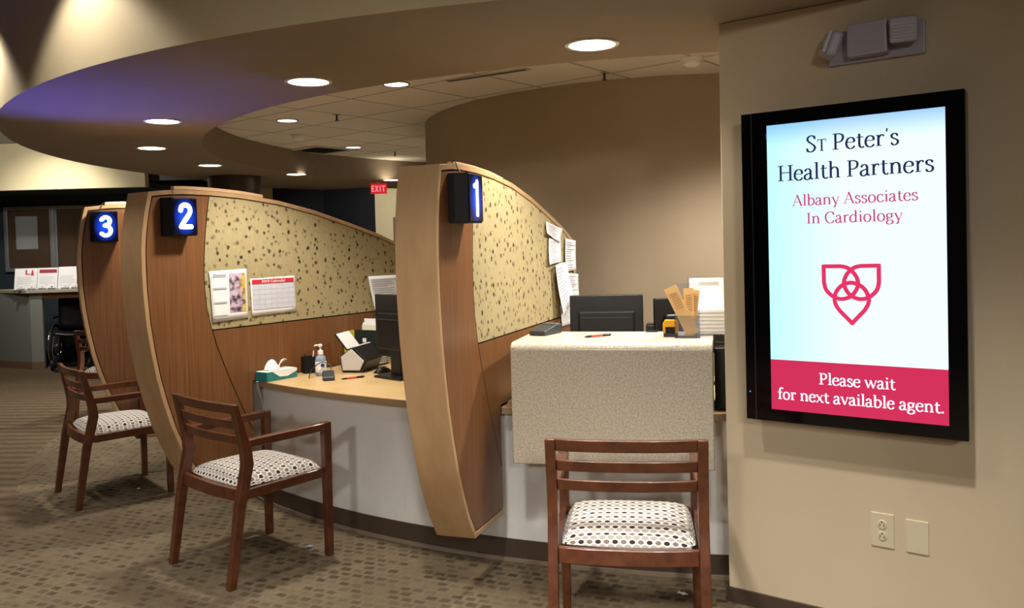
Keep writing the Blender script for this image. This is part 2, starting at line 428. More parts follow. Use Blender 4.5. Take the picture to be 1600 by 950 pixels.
def dup(root, loc, rotz, label, group=None):
    r = root.copy(); COL.objects.link(r); r.location = loc; r.rotation_euler = (0, 0, rotz); r['label'] = label
    if group: r['group'] = group
    for ch in list(root.children):
        c = ch.copy(); COL.objects.link(c); c.parent = r
        for g in list(ch.children):
            d = g.copy(); COL.objects.link(d); d.parent = c
    return r
def arc(c, r, a0, a1, n, z=0):
    return [Vector((c[0]+r*math.cos(R(a0+(a1-a0)*k/n)), c[1]+r*math.sin(R(a0+(a1-a0)*k/n)), z)) for k in range(n+1)]
def crom(P, n=7, closed=False):
    """smooth curve through control points"""
    P = [Vector(p) for p in P]; out = []; N = len(P)
    for k in range(N if closed else N-1):
        p1, p2 = P[k], P[(k+1) % N]
        p0 = P[k-1] if (closed or k > 0) else p1*2-p2
        p3 = P[(k+2) % N] if (closed or k < N-2) else p2*2-p1
        for i in range(n):
            t = i/n
            out.append(.5*((2*p1)+(p2-p0)*t+(2*p0-5*p1+4*p2-p3)*t*t+(3*p1-p0-3*p2+p3)*t**3))
    if not closed: out.append(P[-1])
    return out

# ------------------------------------------------------------------ drawn lettering (strokes with a serif book-hand contrast)
def S(*p): return ('s', p, None)
def L(p, q, w=None): return ('l', (p, q), w)
TK, TN = .096, .044
def sf(x, y, w=.13): return ('l', ((x-w, y), (x+w, y)), .034)
GL = {
 'S': (.50, [S((.42,.55),(.37,.65),(.25,.69),(.12,.62),(.1,.5),(.2,.39),(.33,.3),(.42,.18),(.36,.05),(.24,-.01),(.12,.03),(.06,.14)), L((.42,.52),(.42,.68),.03), L((.06,0),(.06,.17),.03)]),
 'T': (.58, [L((.29,.67),(.29,0),TK), L((.03,.66),(.55,.66),.045), L((.04,.54),(.04,.67),.03), L((.54,.54),(.54,.67),.03), sf(.29,.015)]),
 'P': (.54, [L((.14,.68),(.14,0),TK), S((.14,.66),(.3,.66),(.43,.6),(.46,.48),(.4,.36),(.28,.31),(.14,.31)), sf(.14,.015), sf(.09,.665,.07)]),
 'H': (.72, [L((.14,.68),(.14,0),TK), L((.58,.68),(.58,0),TK), L((.14,.36),(.58,.36),.04), sf(.14,.015), sf(.14,.665), sf(.58,.015), sf(.58,.665)]),
 'A': (.64, [L((.06,0),(.32,.7),.04), L((.3,.7),(.57,0),.095), L((.15,.24),(.48,.24),.036), sf(.07,.015,.1), sf(.57,.015,.1)]),
 'I': (.32, [L((.16,.68),(.16,0),TK), sf(.16,.015), sf(.16,.665)]),
 'C': (.64, [S((.57,.5),(.5,.64),(.36,.69),(.2,.63),(.09,.46),(.09,.24),(.2,.05),(.36,-.01),(.5,.04),(.58,.15)), L((.57,.48),(.57,.68),.03)]),
 'a': (.45, [S((.07,.35),(.13,.44),(.24,.455),(.31,.37),(.315,.2),(.32,.07),(.37,.01),(.43,.03)), S((.31,.27),(.18,.235),(.07,.17),(.06,.06),(.14,-.01),(.25,.02),(.32,.1))]),
 'b': (.52, [L((.12,.72),(.12,.0),TK), S((.12,.36),(.2,.44),(.32,.45),(.43,.35),(.45,.2),(.37,.05),(.24,-.01),(.12,.04)), sf(.07,.71,.05)]),
 'c': (.43, [S((.38,.36),(.31,.44),(.2,.455),(.09,.37),(.06,.2),(.12,.05),(.24,-.01),(.34,.03),(.4,.1))]),
 'd': (.54, [L((.4,.72),(.4,.0),TK), S((.4,.38),(.3,.45),(.18,.43),(.07,.3),(.07,.14),(.16,.01),(.28,.0),(.4,.09)), sf(.35,.71,.05), sf(.45,.015,.05)]),
 'e': (.45, [L((.08,.26),(.39,.26),.034), S((.39,.26),(.37,.39),(.26,.455),(.13,.41),(.06,.26),(.08,.1),(.18,0),(.3,0),(.41,.09))]),
 'f': (.33, [S((.37,.66),(.29,.715),(.2,.67),(.16,.54),(.16,.3),(.16,0)), L((.03,.435),(.31,.435),.038), sf(.16,.015,.11)]),
 'g': (.47, [S((.2,.445),(.1,.4),(.08,.3),(.13,.2),(.22,.17),(.32,.21),(.35,.31),(.31,.41),(.2,.445)), S((.13,.2),(.08,.11),(.16,.05),(.3,.04),(.4,-.03),(.36,-.15),(.22,-.2),(.08,-.16),(.05,-.07),(.14,.03)), L((.3,.41),(.44,.44),.045)]),
 'h': (.56, [L((.13,.72),(.13,0),TK), S((.13,.34),(.21,.43),(.32,.45),(.41,.38),(.43,.25),(.43,0)), sf(.13,.015,.1), sf(.43,.015,.1), sf(.08,.71,.05)]),
 'i': (.27, [L((.14,.45),(.14,0),TK), sf(.14,.015,.11), sf(.09,.44,.05), L((.14,.58),(.14,.67),.09)]),
 'l': (.27, [L((.14,.72),(.14,0),TK), sf(.14,.015,.11), sf(.09,.71,.05)]),
 'n': (.56, [L((.13,.45),(.13,0),TK), S((.13,.34),(.21,.43),(.32,.45),(.41,.38),(.43,.25),(.43,0)), sf(.13,.015,.1), sf(.43,.015,.1), sf(.08,.44,.05)]),
 'o': (.51, [S((.255,.455),(.13,.4),(.07,.22),(.13,.05),(.255,-.01),(.38,.05),(.44,.22),(.38,.4),(.255,.455))]),
 'r': (.38, [L((.13,.45),(.13,0),TK), S((.13,.31),(.19,.41),(.27,.45),(.35,.42)), L((.3,.42),(.36,.4),.07), sf(.14,.015,.11), sf(.08,.44,.05)]),
 's': (.38, [S((.31,.36),(.27,.43),(.18,.455),(.09,.41),(.09,.31),(.19,.245),(.3,.18),(.32,.08),(.24,0),(.14,-.005),(.06,.08)), L((.31,.33),(.31,.45),.028), L((.06,0),(.06,.12),.028)]),
 't': (.35, [S((.15,.58),(.15,.4),(.15,.14),(.19,.03),(.27,-.005),(.34,.04)), L((.03,.435),(.32,.435),.038)]),
 'v': (.49, [L((.07,.45),(.26,0),.088), L((.43,.45),(.26,0),.04), sf(.07,.44,.08), sf(.43,.44,.07)]),
 'w': (.72, [L((.06,.45),(.22,0),.088), L((.37,.45),(.22,0),.04), L((.35,.45),(.51,0),.088), L((.67,.45),(.51,0),.04), sf(.06,.44,.07), sf(.67,.44,.06), sf(.36,.44,.06)]),
 'x': (.49, [L((.07,.45),(.42,0),.088), L((.42,.45),(.07,0),.04), sf(.07,.44,.07), sf(.41,.44,.07), sf(.08,.015,.07), sf(.42,.015,.07)]),
 'y': (.49, [L((.07,.45),(.27,.0),.088), L((.43,.45),(.23,-.08),.04), S((.25,-.03),(.18,-.17),(.09,-.19)), sf(.07,.44,.08), sf(.43,.44,.07)]),
 "'": (.2, [L((.1,.7),(.08,.56),.06)]), '.': (.22, [L((.11,-.005),(.11,.085),.1)]), ' ': (.24, []),
 '0': (.5, [S((.25,.68),(.1,.55),(.07,.33),(.12,.1),(.25,0),(.38,.1),(.43,.33),(.4,.55),(.25,.68))]),
 '1': (.4, [L((.2,.68),(.2,0),.09), L((.08,.56),(.2,.67),.05)]), '2': (.5, [S((.08,.52),(.14,.65),(.27,.68),(.39,.6),(.37,.42),(.2,.2),(.07,.03)), L((.07,.03),(.43,.03),.07)]),
 '8': (.5, [S((.25,.68),(.12,.6),(.13,.45),(.25,.36),(.4,.26),(.41,.1),(.25,0),(.1,.1),(.11,.26),(.25,.36),(.37,.45),(.38,.6),(.25,.68))]),
}
def stroke_quads(pts, width, closed=False):
    """pts 2D; width: number or None (contrast by direction). Yields quads."""
    pts = [Vector((p[0], p[1])) for p in pts]; N = len(pts); sides = []
    for k in range(N):
        if closed: d = pts[(k+1) % N]-pts[k-1]
        else: d = pts[min(k+1, N-1)]-pts[max(k-1, 0)]
        if d.length < 1e-9: d = Vector((1, 0))
        d.normalize(); n = Vector((-d.y, d.x))
        wd = width if width is not None else TN+(TK-TN)*abs(d.y)**1.3
        sides.append((pts[k]+n*wd/2, pts[k]-n*wd/2))
    for k in range(N if closed else N-1):
        a, b = sides[k], sides[(k+1) % N]; yield (a[0], b[0], b[1], a[1])
def text_quads(txt, small=()):
    x = 0; out = []
    for i, ch in enumerate(txt):
        adv, strokes = GL[ch]; sc = .74 if i in small else 1
        for kind, pts, wd in strokes:
            P = crom([Vector((p[0], p[1], 0)) for p in pts], 6) if kind == 's' else pts
            for q in stroke_quads(P, wd): out.append([(x+p[0]*sc, p[1]*sc) for p in q])
        x += adv*sc
    return out, x
def write(mb, txt, x0, x1, z0, y, capz, depth=.0012, small=(), s=None):
    """lettering on the local xz plane at y, between x0 and x1, baseline z0, cap height capz, facing -y"""
    q, wd = text_quads(txt, small); sx = (x1-x0)/wd; sz = capz/.68
    for k, p in enumerate(q):
        e = depth*(1+.03*(k % 7))
        mb.prism([(x0+a*sx, y, z0+b*sz) for a, b in p], (0, -e, 0))
def rstroke(mb, pts, wd, y, dep, n=8):
    """round-ended heavy stroke on the xz plane"""
    for k, q in enumerate(stroke_quads(pts, wd)):
        mb.prism([(p.x, y, p.y) for p in q], (0, -dep, 0))
    for p in pts:
        mb.prism([(p[0]+wd/2*math.cos(2*math.pi*i/12), y, p[1]+wd/2*math.sin(2*math.pi*i/12)) for i in range(12)], (0, -dep*1.01, 0))

# ------------------------------------------------------------------ setting: floor, ceilings, ring, walls
O = (1.5, 8.15)          # centre of the reception ring
B = (1.64, 7.90)         # centre of the counter's arc
Oo = (1.156, 8.123)      # centre of the ring's outer edge
ZS, ZT, ZU = 2.385, 2.65, 3.06
struct(MB().box((-10, -3.6, -.1), (6, 18.5, 0)).build('floor', 'carpet'))
struct(MB().box((-10, -3.6, ZU), (6, 18.5, ZU+.1)).build('ceiling', 'upper'))
mb = MB(); n = 128
lowo = arc(Oo, 5.1865, 0, 360, n, ZS)[:-1]; lowi = arc(O, 4.1835, 0, 360, n, ZS)[:-1]
mb.strip(lowo, lowi, (0, 0, .02)); struct(mb.build('ceiling_soffit', 'soffit', smooth=30))
mb = MB(); mb.strip(arc(Oo, 5.19, 0, 360, n, ZS)[:-1], arc(Oo, 5.187, 0, 360, n, ZS)[:-1], (0, 0, ZU-ZS)); struct(mb.build('trim_1', 'fascia', smooth=30))
mb = MB(); mb.strip(arc(O, 4.183, 0, 360, n, ZS)[:-1], arc(O, 4.18, 0, 360, n, ZS)[:-1], (0, 0, ZT-ZS)); struct(mb.build('trim_2', 'soffit', smooth=30))
struct(MB().lathe([(4.215, ZT), (4.215, ZT+.03)], 96, Matrix.Translation((O[0], O[1], 0))).build('ceiling_tiles', 'tiles'))
struct(MB().lathe([(2.29, 0), (2.29, ZT-.001)], 96, Matrix.Translation((O[0], O[1], 0))).build('wall_core', 'core', smooth=40))

WA = R(-37); WT = Vector((math.cos(WA), math.sin(WA), 0)); W0 = Vector((.885, 3.47, 0))
def wall_thing(name, label, cat, group=None): return thing(name, label, cat, W0, WA, group)
# the wall's own frame: x along it, -y out of it towards the room
wr = MB().box((-.02, 0, 0), (4.4, .14, ZS-.001)).build('wall_right', 'wall', loc=W0, rotz=WA, bevel=.004); struct(wr)
struct(MB().box((-.026, -.012, 0), (4.4, -.0005, .06)).build('baseboard_right', 'baseboard', loc=W0, rotz=WA))
struct(MB().box((-10, -3.7, 0), (6, -3.6, ZU)).build('wall_back', 'wall'))
struct(MB().box((-10.1, -3.6, 0), (-10, 18.5, ZU)).build('wall_left', 'wall'))
struct(MB().box((6, -3.6, 0), (6.1, 18.5, ZU)).build('wall_east', 'wall'))
struct(MB().box((-10, 18.4, 0), (6, 18.5, ZU)).build('wall_far', 'cream'))
# alcove with the notice cabinet, under a cream header
struct(MB().box((-10, 11.5, 2.43), (-4.95, 11.62, ZU)).build('wall_header', 'cream'))
struct(MB().box((-10, 11.62, 2.43), (-4.95, 12.95, 2.5)).build('ceiling_alcove', 'teal'))
struct(MB().box((-10, 12.9, 0), (-4.6, 13.0, 2.5)).build('wall_alcove', 'teal'))
struct(MB().box((-4.95, 11.7, 2.53), (-4.05, 11.85, ZU)).build('trim_3', 'baseboard'))
# far hall
struct(MB().box((-4.6, 12.1, 2.6), (3, 18.4, 2.66)).build('ceiling_hall', 'plain_far'))
def wall_seg(name, p, q, m, h=2.6):
    d = (Vector(q)-Vector(p)); a = math.atan2(d.y, d.x)
    return struct(MB().box((0, 0, 0), (d.length, .08, h)).build(name, m, loc=(p[0], p[1], 0), rotz=a))
wall_seg('wall_hall_left', (-4.7, 14.35), (-4.10, 14.62), 'cream')
wall_seg('wall_dark_left', (-4.10, 14.62), (-3.40, 15.40), 'black_wall')
wall_seg('wall_dark_right', (-3.40, 15.40), (-2.39, 14.95), 'black_wall')
wall_seg('wall_hall_right', (-2.39, 14.95), (-1.2, 14.75), 'cream')
d3 = MB().box((0, 0, 0), (.9, .06, 2.05)).build('door_1', 'cork', loc=(-2.06, 14.81, 0), rotz=-.166); struct(d3)
# column that carries the ring
struct(MB().lathe([(.3, 0), (.3, ZS-.001)], 40, Matrix.Translation((-3.2, 9.86, 0))).build('column', mat('brown_column_paint', (62, 48, 40), .4), smooth=40))

# counter base wall, its rubber base and the carpet edge
a0, a1 = -98, -176
def arc_wall(name, m, r0_, r1_, z0, z1):
    mb = MB(); mb.strip(arc(B, r1_, a0, a1, 72, z0), arc(B, r0_, a0, a1, 72, z0), (0, 0, z1-z0), closed=False)
    return struct(mb.build(name, m, smooth=30))
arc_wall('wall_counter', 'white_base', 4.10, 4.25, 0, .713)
arc_wall('baseboard_counter', 'baseboard', 4.2505, 4.258, .012, .105)
arc_wall('trim_4', 'cove', 4.2505, 4.272, 0, .016)

# ------------------------------------------------------------------ the three boat-shaped dividers
FR = [(.316,.25),(.246,.35),(.190,.46),(.140,.58),(.096,.72),(.062,.85),(.034,1.0),(.014,1.15),(.003,1.3),(0,1.42),(.001,1.52),(.010,1.62),(.027,1.72),(.054,1.828)]
TOP = [(.16,1.840),(.27,1.846),(.45,1.845),(.65,1.835),(.92,1.807),(1.22,1.752),(1.56,1.668),(1.82,1.600),(2.09,1.510)]
SEAM = [(.696,.40),(.640,.53),(.562,.697),(.493,.856),(.440,.99),(.408,1.10),(.385,1.2),(.376,1.3),(.375,1.4),(.378,1.47),(.388,1.58),(.404,1.70),(.424,1.815)]
TB = .677               # where the counter's face meets the divider
def lerp_curve(P, key, val):
    for a, b in zip(P, P[1:]):
        lo, hi = sorted((a[key], b[key]))
        if lo <= val <= hi and hi > lo:
            f = (val-a[key])/(b[key]-a[key]); return a[1-key]+(b[1-key]-a[1-key])*f
    return P[-1][1-key] if abs(val-P[-1][key]) < abs(val-P[0][key]) else P[0][1-key]
def topz(t): return lerp_curve([(.054, 1.828)]+TOP, 0, t)
def inset(P, d):
    """offset a closed outline inwards (counter-clockwise or clockwise)"""
    area = sum(P[k-1][0]*P[k][1]-P[k][0]*P[k-1][1] for k in range(len(P))); sg = 1 if area > 0 else -1
    out = []
    for k in range(len(P)):
        a, b, c = Vector(P[k-1]), Vector(P[k]), Vector(P[(k+1) % len(P)])
        e1, e2 = (b-a).normalized(), (c-b).normalized()
        n1, n2 = Vector((-e1.y, e1.x))*sg, Vector((-e2.y, e2.x))*sg
        mt = (n1+n2); mt /= max(.35, (1+n1.dot(n2)))
        out.append(b+mt*d)
    return out
TH = .18
outline = FR+TOP+[(2.09, .755), (TB, .755), (TB, .245)]
def make_divider(label, F, ang):
    root = thing('counter_divider', label, 'divider', (F[0], F[1], 0), R(ang+180), 'boat shaped counter dividers')
    inn = inset(outline, .024)
    no, ni = outline[:-3]+[(2.09, .756)], [tuple(p) for p in inn[:-3]]+[(2.066, .756)]
    no = [outline[-1]]+no; ni = [(TB, .269)]+ni
    mb = MB(); mb.strip([(t, 0, z) for t, z in no], [(t, 0, z) for t, z in ni], (0, TH, 0), closed=False); mb.build('edge_band', 'maple', root, smooth=25, bevel=.002)
    inn2 = inset(outline, .022)
    MB().prism([(t, .009, z) for t, z in inn2], (0, TH-.018, 0)).build('core', 'groove', root)
    g = .030; fr = inset(outline, g)[:len(FR)]
    zt_in = lambda t: topz(t)-.030
    for side, (y, dy) in enumerate(((.0015, .0072), (TH-.0015, -.0072))):
        seam = [s for s in SEAM]
        # front veneer: between the front band and the seam
        P = [(p.x, p.y) for p in fr]+[(.2, zt_in(.2)), (.3, zt_in(.3)), (SEAM[-1][0]-.003, zt_in(SEAM[-1][0]))]+[(t-.003, z) for t, z in SEAM[-2:0:-1]]+[(TB-.002, .452), (TB-.002, .276)]
        MB().prism([(t, y, z) for t, z in P], (0, dy, 0)).build('veneer_panel', 'walnut', root)
        P = [(lerp_curve(SEAM, 1, 1.071)+.004, 1.071), (2.06, 1.071), (2.06, .758), (TB-.002, .758), (TB-.002, .468)]+[(t+.004, z) for t, z in SEAM if .5 < z < 1.06]
        MB().prism([(t, y, z) for t, z in P], (0, dy, 0)).build('lower_panel', 'walnut', root)
        ts = [.50, .65, .92, 1.22, 1.56, 1.82, 2.06]
        P = [(t+.003, z) for t, z in SEAM if z > 1.09][:-1]+[(SEAM[-1][0]+.003, zt_in(SEAM[-1][0]))]+[(t, zt_in(t)) for t in ts]+[(2.06, 1.079), (lerp_curve(SEAM, 1, 1.079)+.003, 1.079)]
        MB().prism([(t, y, z) for t, z in P], (0, dy, 0)).build('tackboard', 'tack', root)
    return root
DIV = {1: ((-.292, 3.287), -109.3), 2: ((-1.894, 4.322), -123.), 3: ((-2.86, 5.566), -150.)}
make_divider('nearest boat-shaped wooden divider with pinned papers, beside the stone ledge', *DIV[1])
make_divider('middle boat-shaped wooden divider with a calendar pinned to its fabric', *DIV[2])
make_divider('farthest boat-shaped wooden divider, seen past the middle one', *DIV[3])

def on_div(k, name, label, cat, group=None):
    F, a = DIV[k]; return thing(name, label, cat, (F[0], F[1], 0), R(a+180), group)

# lit number signs
DIG = {'1': [(-.020, .052), (.008, .07), (.008, -.07)],
       '2': [(-.030, .034), (-.024, .054), (-.004, .064), (.02, .058), (.03, .036), (.022, .012), (-.004, -.02), (-.03, -.056), (.034, -.056)],
       '3': [(-.026, .046), (-.006, .062), (.018, .056), (.026, .034), (.014, .012), (-.006, .006), (.016, 0), (.03, -.024), (.022, -.052), (-.004, -.064), (-.028, -.05)]}
def number_sign(k, digit, label, t0):
    F, a = DIV[k]; r = on_div(k, 'number_sign', label, 'sign', 'lit number signs')
    t1 = t0+.152; z0, z1 = 1.597, 1.798; p = .082
    mb = MB(); mb.prism([(t0-.012, 0, z0), (t1, 0, z0), (t1, -p, z0), (t0+.004, -p, z0), (t0-.012, -.028, z0)], (0, 0, z1-z0))
    mb.build('housing', 'matte_black', r, bevel=.003)
    c = ((t0+t1)/2+.002, (z0+z1)/2)
    fc = MB().box((-.070, -.004, -.094), (.072, 0, .094)).build('lit_face', 'sign_face', r, bevel=.001, loc=(c[0], -p-.0004, c[1]))
    mb = MB(); pts = [(x*.95, z*.95) for x, z in DIG[digit]]
    if digit != '1': pts = [(p_.x, p_.y) for p_ in crom([Vector((x, z, 0)) for x, z in pts], 4)] if digit == '3' else [(p_.x, p_.y) for p_ in crom([Vector((x, z, 0)) for x, z in pts[:-1]], 4)]+[pts[-1]]
    rstroke(mb, pts, .020 if digit == '1' else .025, -.0041, .003)
    mb.build('digit', 'digit', fc)
    MB().tube(crom([(t0+.055, -.03, z1), (t0+.06, -.012, z1+.03), (t0+.07, .0, topz(t0+.07)+.012), (t0+.085, .02, topz(t0+.085)+.008)], 6), .0025, 6).build('wire', 'cable', r)
    mb = MB(); ts = [t0+.085+.06*i for i in range(11)]
    top = [(t, .012, topz(t)+(.010 if k == 1 else .021)) for t in ts]; bot = [(t, .012, topz(t)+.002) for t in ts]
    mb.prism(top+bot[::-1], (0, .03, 0)).build('cable_cover', 'cable_cover', r, bevel=.003)
    return r
number_sign(1, '1', 'black number sign with lit 1 on the nearest divider', .140)
number_sign(2, '2', 'black number sign with lit 2 on the middle divider', .128)
number_sign(3, '3', 'black number sign with lit 3 on the farthest divider', .092)

# sheets pinned to the dividers
def sheet(k, quad, label, name='paper_sheet', cat='paper', curl=.012, y=0, lines=12, group=None):
    F, a = DIV[k]
    def f(u, v, e=0):
        A, Bq, C_, D = [Vector((q[0], 0, q[1])) for q in quad]   # tl tr br bl
        p = (A*(1-u)+Bq*u)*(1-v)+(D*(1-u)+C_*u)*v
        p.y = -.004-y-curl*v*v*(1 if u < .5 else .6)-curl*.5*abs(u-.5)**2*4-e
        return p
    mb = MB(); mb.grid(lambda u, v: f(u, v), 8, 8)
    F, a = DIV[k]
    o = mb.build(name, 'paper', smooth=60, solid=.0008, loc=(F[0], F[1], 0), rotz=R(a+180)); tag(o, label, cat, group)
    if lines:
        mb = MB()
        for i in range(lines):
            v = .09+.84*i/lines; u1 = random.uniform(.6, .93)
            mb.poly([f(.08, v, .0011), f(u1, v, .0011), f(u1, v+.3/lines, .0011), f(.08, v+.3/lines, .0011)])
        mb.build('printed_lines', 'grey_ink', o)
    return o
G = 'sheets pinned to the nearest divider'
sheet(1, [(1.449,1.628),(1.779,1.589),(1.692,1.511),(1.419,1.562)], 'topmost pinned white sheet, tilted, on the nearest divider', group=G, lines=7)
sheet(1, [(1.489,1.535),(1.732,1.525),(1.707,1.395),(1.452,1.388)], 'white pinned sheet just below the tilted topmost one', group=G)
sheet(1, [(1.829,1.535),(2.062,1.520),(2.03,1.339),(1.784,1.336)], 'tall white sheet at the upper back edge of the nearest divider', group=G)
sheet(1, [(1.538,1.382),(1.764,1.394),(1.88,1.159),(1.588,1.085)], 'large white sheet curling at its bottom corner, lowest on the left', curl=.03, y=.012, group=G)
sheet(1, [(1.783,1.332),(2.103,1.312),(2.09,1.150),(1.81,1.160)], 'white sheet at the back edge, below the tall one', group=G)
sheet(1, [(1.70,1.148),(1.93,1.14),(1.93,1.015),(1.72,1.02)], 'lowest white sheet, partly behind the curling one', group=G, y=.0, curl=.002)
# leaflet and calendar on the middle divider
lf = sheet(2, [(.403,1.402),(.657,1.407),(.659,1.124),(.417,1.118)], 'white leaflet with a flower picture pinned on the middle divider', 'leaflet', 'leaflet', .0015, 0, 0)
MB().box((.535, -.0075, 1.165), (.645, -.006, 1.385)).build('picture', 'photo', lf)
mb = MB()
for z in (1.38, 1.37, 1.305, 1.3, 1.225, 1.22, 1.15): mb.box((.425, -.0085, z), (.515, -.008, z+.004))
mb.build('printed_lines', 'grey_ink', lf)
ca = sheet(2, [(.682,1.347),(1.019,1.351),(1.025,1.133),(.687,1.130)], 'white wall calendar with a red heading on the middle divider', 'calendar', 'calendar', .0015, 0, 0)
MB().box((.692, -.0085, 1.316), (1.010, -.0075, 1.341)).build('heading', 'red_ink', ca)
mb = MB(); write(mb, '2018 Calendar', .762, .945, 1.321, -.0086, .014, .0006); mb.build('lettering', 'paper', ca)
mb = MB()
for i in range(5):
    for j in range(7): mb.box((.697+i*0+.0445*j, -.0085, 1.165+.029*i), (.697+.0445*j+.0435, -.0075, 1.165+.029*i+.028))
mb.build('day_grid', mat('grid_print', (196, 196, 204), .8), ca)
sheet(2, [(1.667,1.317),(1.99,1.314),(1.99,1.06),(1.715,1.06)], 'white sheet pinned beside the desk monitor on the middle divider', curl=.02, lines=14)

# ------------------------------------------------------------------ worktops
def rel(k, p):
    F, a = DIV[k]; r = Vector((math.cos(R(a)), math.sin(R(a)))); n = Vector((-r.y, r.x)); d = Vector((p[0]-F[0], p[1]-F[1])); return -d.dot(r), d.dot(n)
def worktop(label, right_k, left_k, aR, aL, rin=3.3, rout=4.325):
    keep = lambda p: (right_k is None or rel(right_k, p)[1] < -TH-.004) and (left_k is None or rel(left_k, p)[1] > .004)
    o = [p for p in arc(B, rout, aR, aL, 500, .716) if keep(p)]; i = [p for p in arc(B, rin, aR, aL, 500, .716) if keep(p)]
    o = o[::12]+[o[-1]]; i = i[::12]+[i[-1]]
    r = thing('worktop', label, 'desk', (0, 0, 0), 0, 'desk tops')
    mb = MB(); mb.prism(o+i[::-1], (0, 0, .034)); mb.build('top', 'desk', r, bevel=.002)
    oo = [Vector((B[0]+(p.x-B[0])*1.0008, B[1]+(p.y-B[1])*1.0008, p.z)) for p in o]
    mb = MB(); mb.strip([q+Vector((0, 0, .001)) for q in oo], [Vector((B[0]+(p.x-B[0])*1.00005, B[1]+(p.y-B[1])*1.00005, p.z+.001)) for p in o], (0, 0, .030), closed=False); mb.build('front_edge', 'desk_edge', r)
    for p in (i[2], i[-3]): MB().lathe([(.025, 0), (.025, .7155)], 12, Matrix.Translation((p.x+(p.x-B[0])*.03, p.y+(p.y-B[1])*.03, 0))).build('support_leg', 'dgrey', r, smooth=40)
    return r
worktop('light wood desk top between the nearest and middle dividers', 1, 2, -100, -150)
worktop('light wood desk top under the stone ledge, right of the nearest divider', None, 1, -92.6, -120)
worktop('light wood desk top between the middle and farthest dividers', 2, 3, -120, -172)

# ------------------------------------------------------------------ stone transaction ledge (waterfall front)
LA = math.atan2(-.242, .970)
lg = thing('transaction_ledge', 'speckled stone ledge with a drop front, standing before the tan curved wall', 'counter', (-.018, 3.731, 0), LA)
# frame: x along the front, y into the desk
Wd = .872
prof = [(0, .532), (0, 1.035)]+[(.035-.035*math.cos(R(a)), 1.035+.035*math.sin(R(a))) for a in range(15, 91, 15)]+[(.47, 1.07), (.47, 1.03), (.042, 1.03), (.042, .532)]
MB().prism([(0, y, z) for y, z in prof], (Wd, 0, 0)).build('stone_top', 'stone', lg, smooth=30, bevel=.004)
mb = MB()
for x, y in ((.06, .10), (Wd-.032, .044)): MB().box((x, y, .7505), (x+.03, .46, 1.0295)).build('support_panel', 'matte_black', lg)

# ------------------------------------------------------------------ wall display
tv = wall_thing('wall_display', 'tall black portrait display with a lit welcome slide on the right wall', 'display')
MB().box((.30, -.07, 1.1), (.72, -.0005, 1.65)).build('wall_mount', 'matte_black', tv)
MB().box((.122, -.128, .799), (.897, -.068, 1.983)).build('casing', 'gloss_black', tv, bevel=.006)
mb = MB(); x0, x1, z0, z1 = .222, .837, .846, 1.930
mb.strip([(.1225, -.131, .7995), (.8965, -.131, .7995), (.8965, -.131, 1.9825), (.1225, -.131, 1.9825)], [(x0, -.131, z0), (x1, -.131, z0), (x1, -.131, z1), (x0, -.131, z1)], (0, .0028, 0))
bz = mb.build('bezel', 'gloss_black', tv)
MB().box((.160, -.1325, .80), (.163, -.1308, 1.982)).build('trim_line', mat('bezel_trim', (70, 68, 70), .3, .5), bz)
MB().box((.136, -.132, .905), (.140, -.1308, .909)).build('indicator_light', 'led_blue', bz)
MB().box((.219, -.1322, 1.88), (.221, -.1308, 1.90)).build('badge', 'alu', bz)
sc_ = MB().box((x0, -.1298, z0), (x1, -.1285, z1)).build('screen', 'screen', tv)
Y = -.1299
MB().box((x0, Y-.0006, z0), (x1, Y, 1.038)).build('banner', 'banner', sc_)
mb = MB(); write(mb, "ST Peter's",   .368, .692, 1.817, Y, .058, small=(1,)); write(mb, 'Health Partners', .262, .802, 1.716, Y, .058); mb.build('heading_lettering', 'navy_text', sc_)
mb = MB(); write(mb, 'Albany Associates', .316, .750, 1.620, Y, .040); write(mb, 'In Cardiology', .366, .700, 1.552, Y, .040); mb.build('subheading_lettering', 'rose_text', sc_)
mb = MB(); write(mb, 'Please wait', .403, .668, .956, Y-.0006, .041); write(mb, 'for next available agent.', .246, .824, .888, Y-.0006, .041); mb.build('notice_lettering', 'white_text', sc_)
# emblem of three interlaced pointed loops
mb = MB()
def emb(px, py): return (.5225+(px-408)/630*.209, 1.401-(py-155)/645*.222)
def loop(corner, ctrl, e):
    c = crom([Vector((*p, 0)) for p in ctrl], 6)
    pts = [Vector((*corner, 0))]+c+[Vector((*corner, 0))]
    P = [emb(p.x, p.y) for p in pts]
    for k, q in enumerate(stroke_quads(P, .0148)): mb.prism([(p.x, Y, p.y) for p in q], (0, -e*(1+.02*(k % 5)), 0))
    c0 = emb(*corner); mb.prism([(c0[0]+.0074*math.cos(R(45+90*i))*1.3, Y, c0[1]+.0074*math.sin(R(45+90*i))*1.3) for i in range(4)], (0, -e, 0))
TL = [(300,178),(365,192),(420,230),(462,285),(482,350),(470,410),(432,470),(380,508),(310,525),(240,512),(180,472),(138,420),(120,350)]
loop((118, 178), TL, .0010); loop((696, 174), [(816-x, y-2) for x, y in TL], .00115)
loop((414, 778), [(290,655),(245,590),(232,520),(250,450),(300,390),(360,360),(408,352),(460,362),(520,392),(565,445),(590,515),(582,575),(545,640)], .0013)
mb.build('emblem', 'logo', sc_)

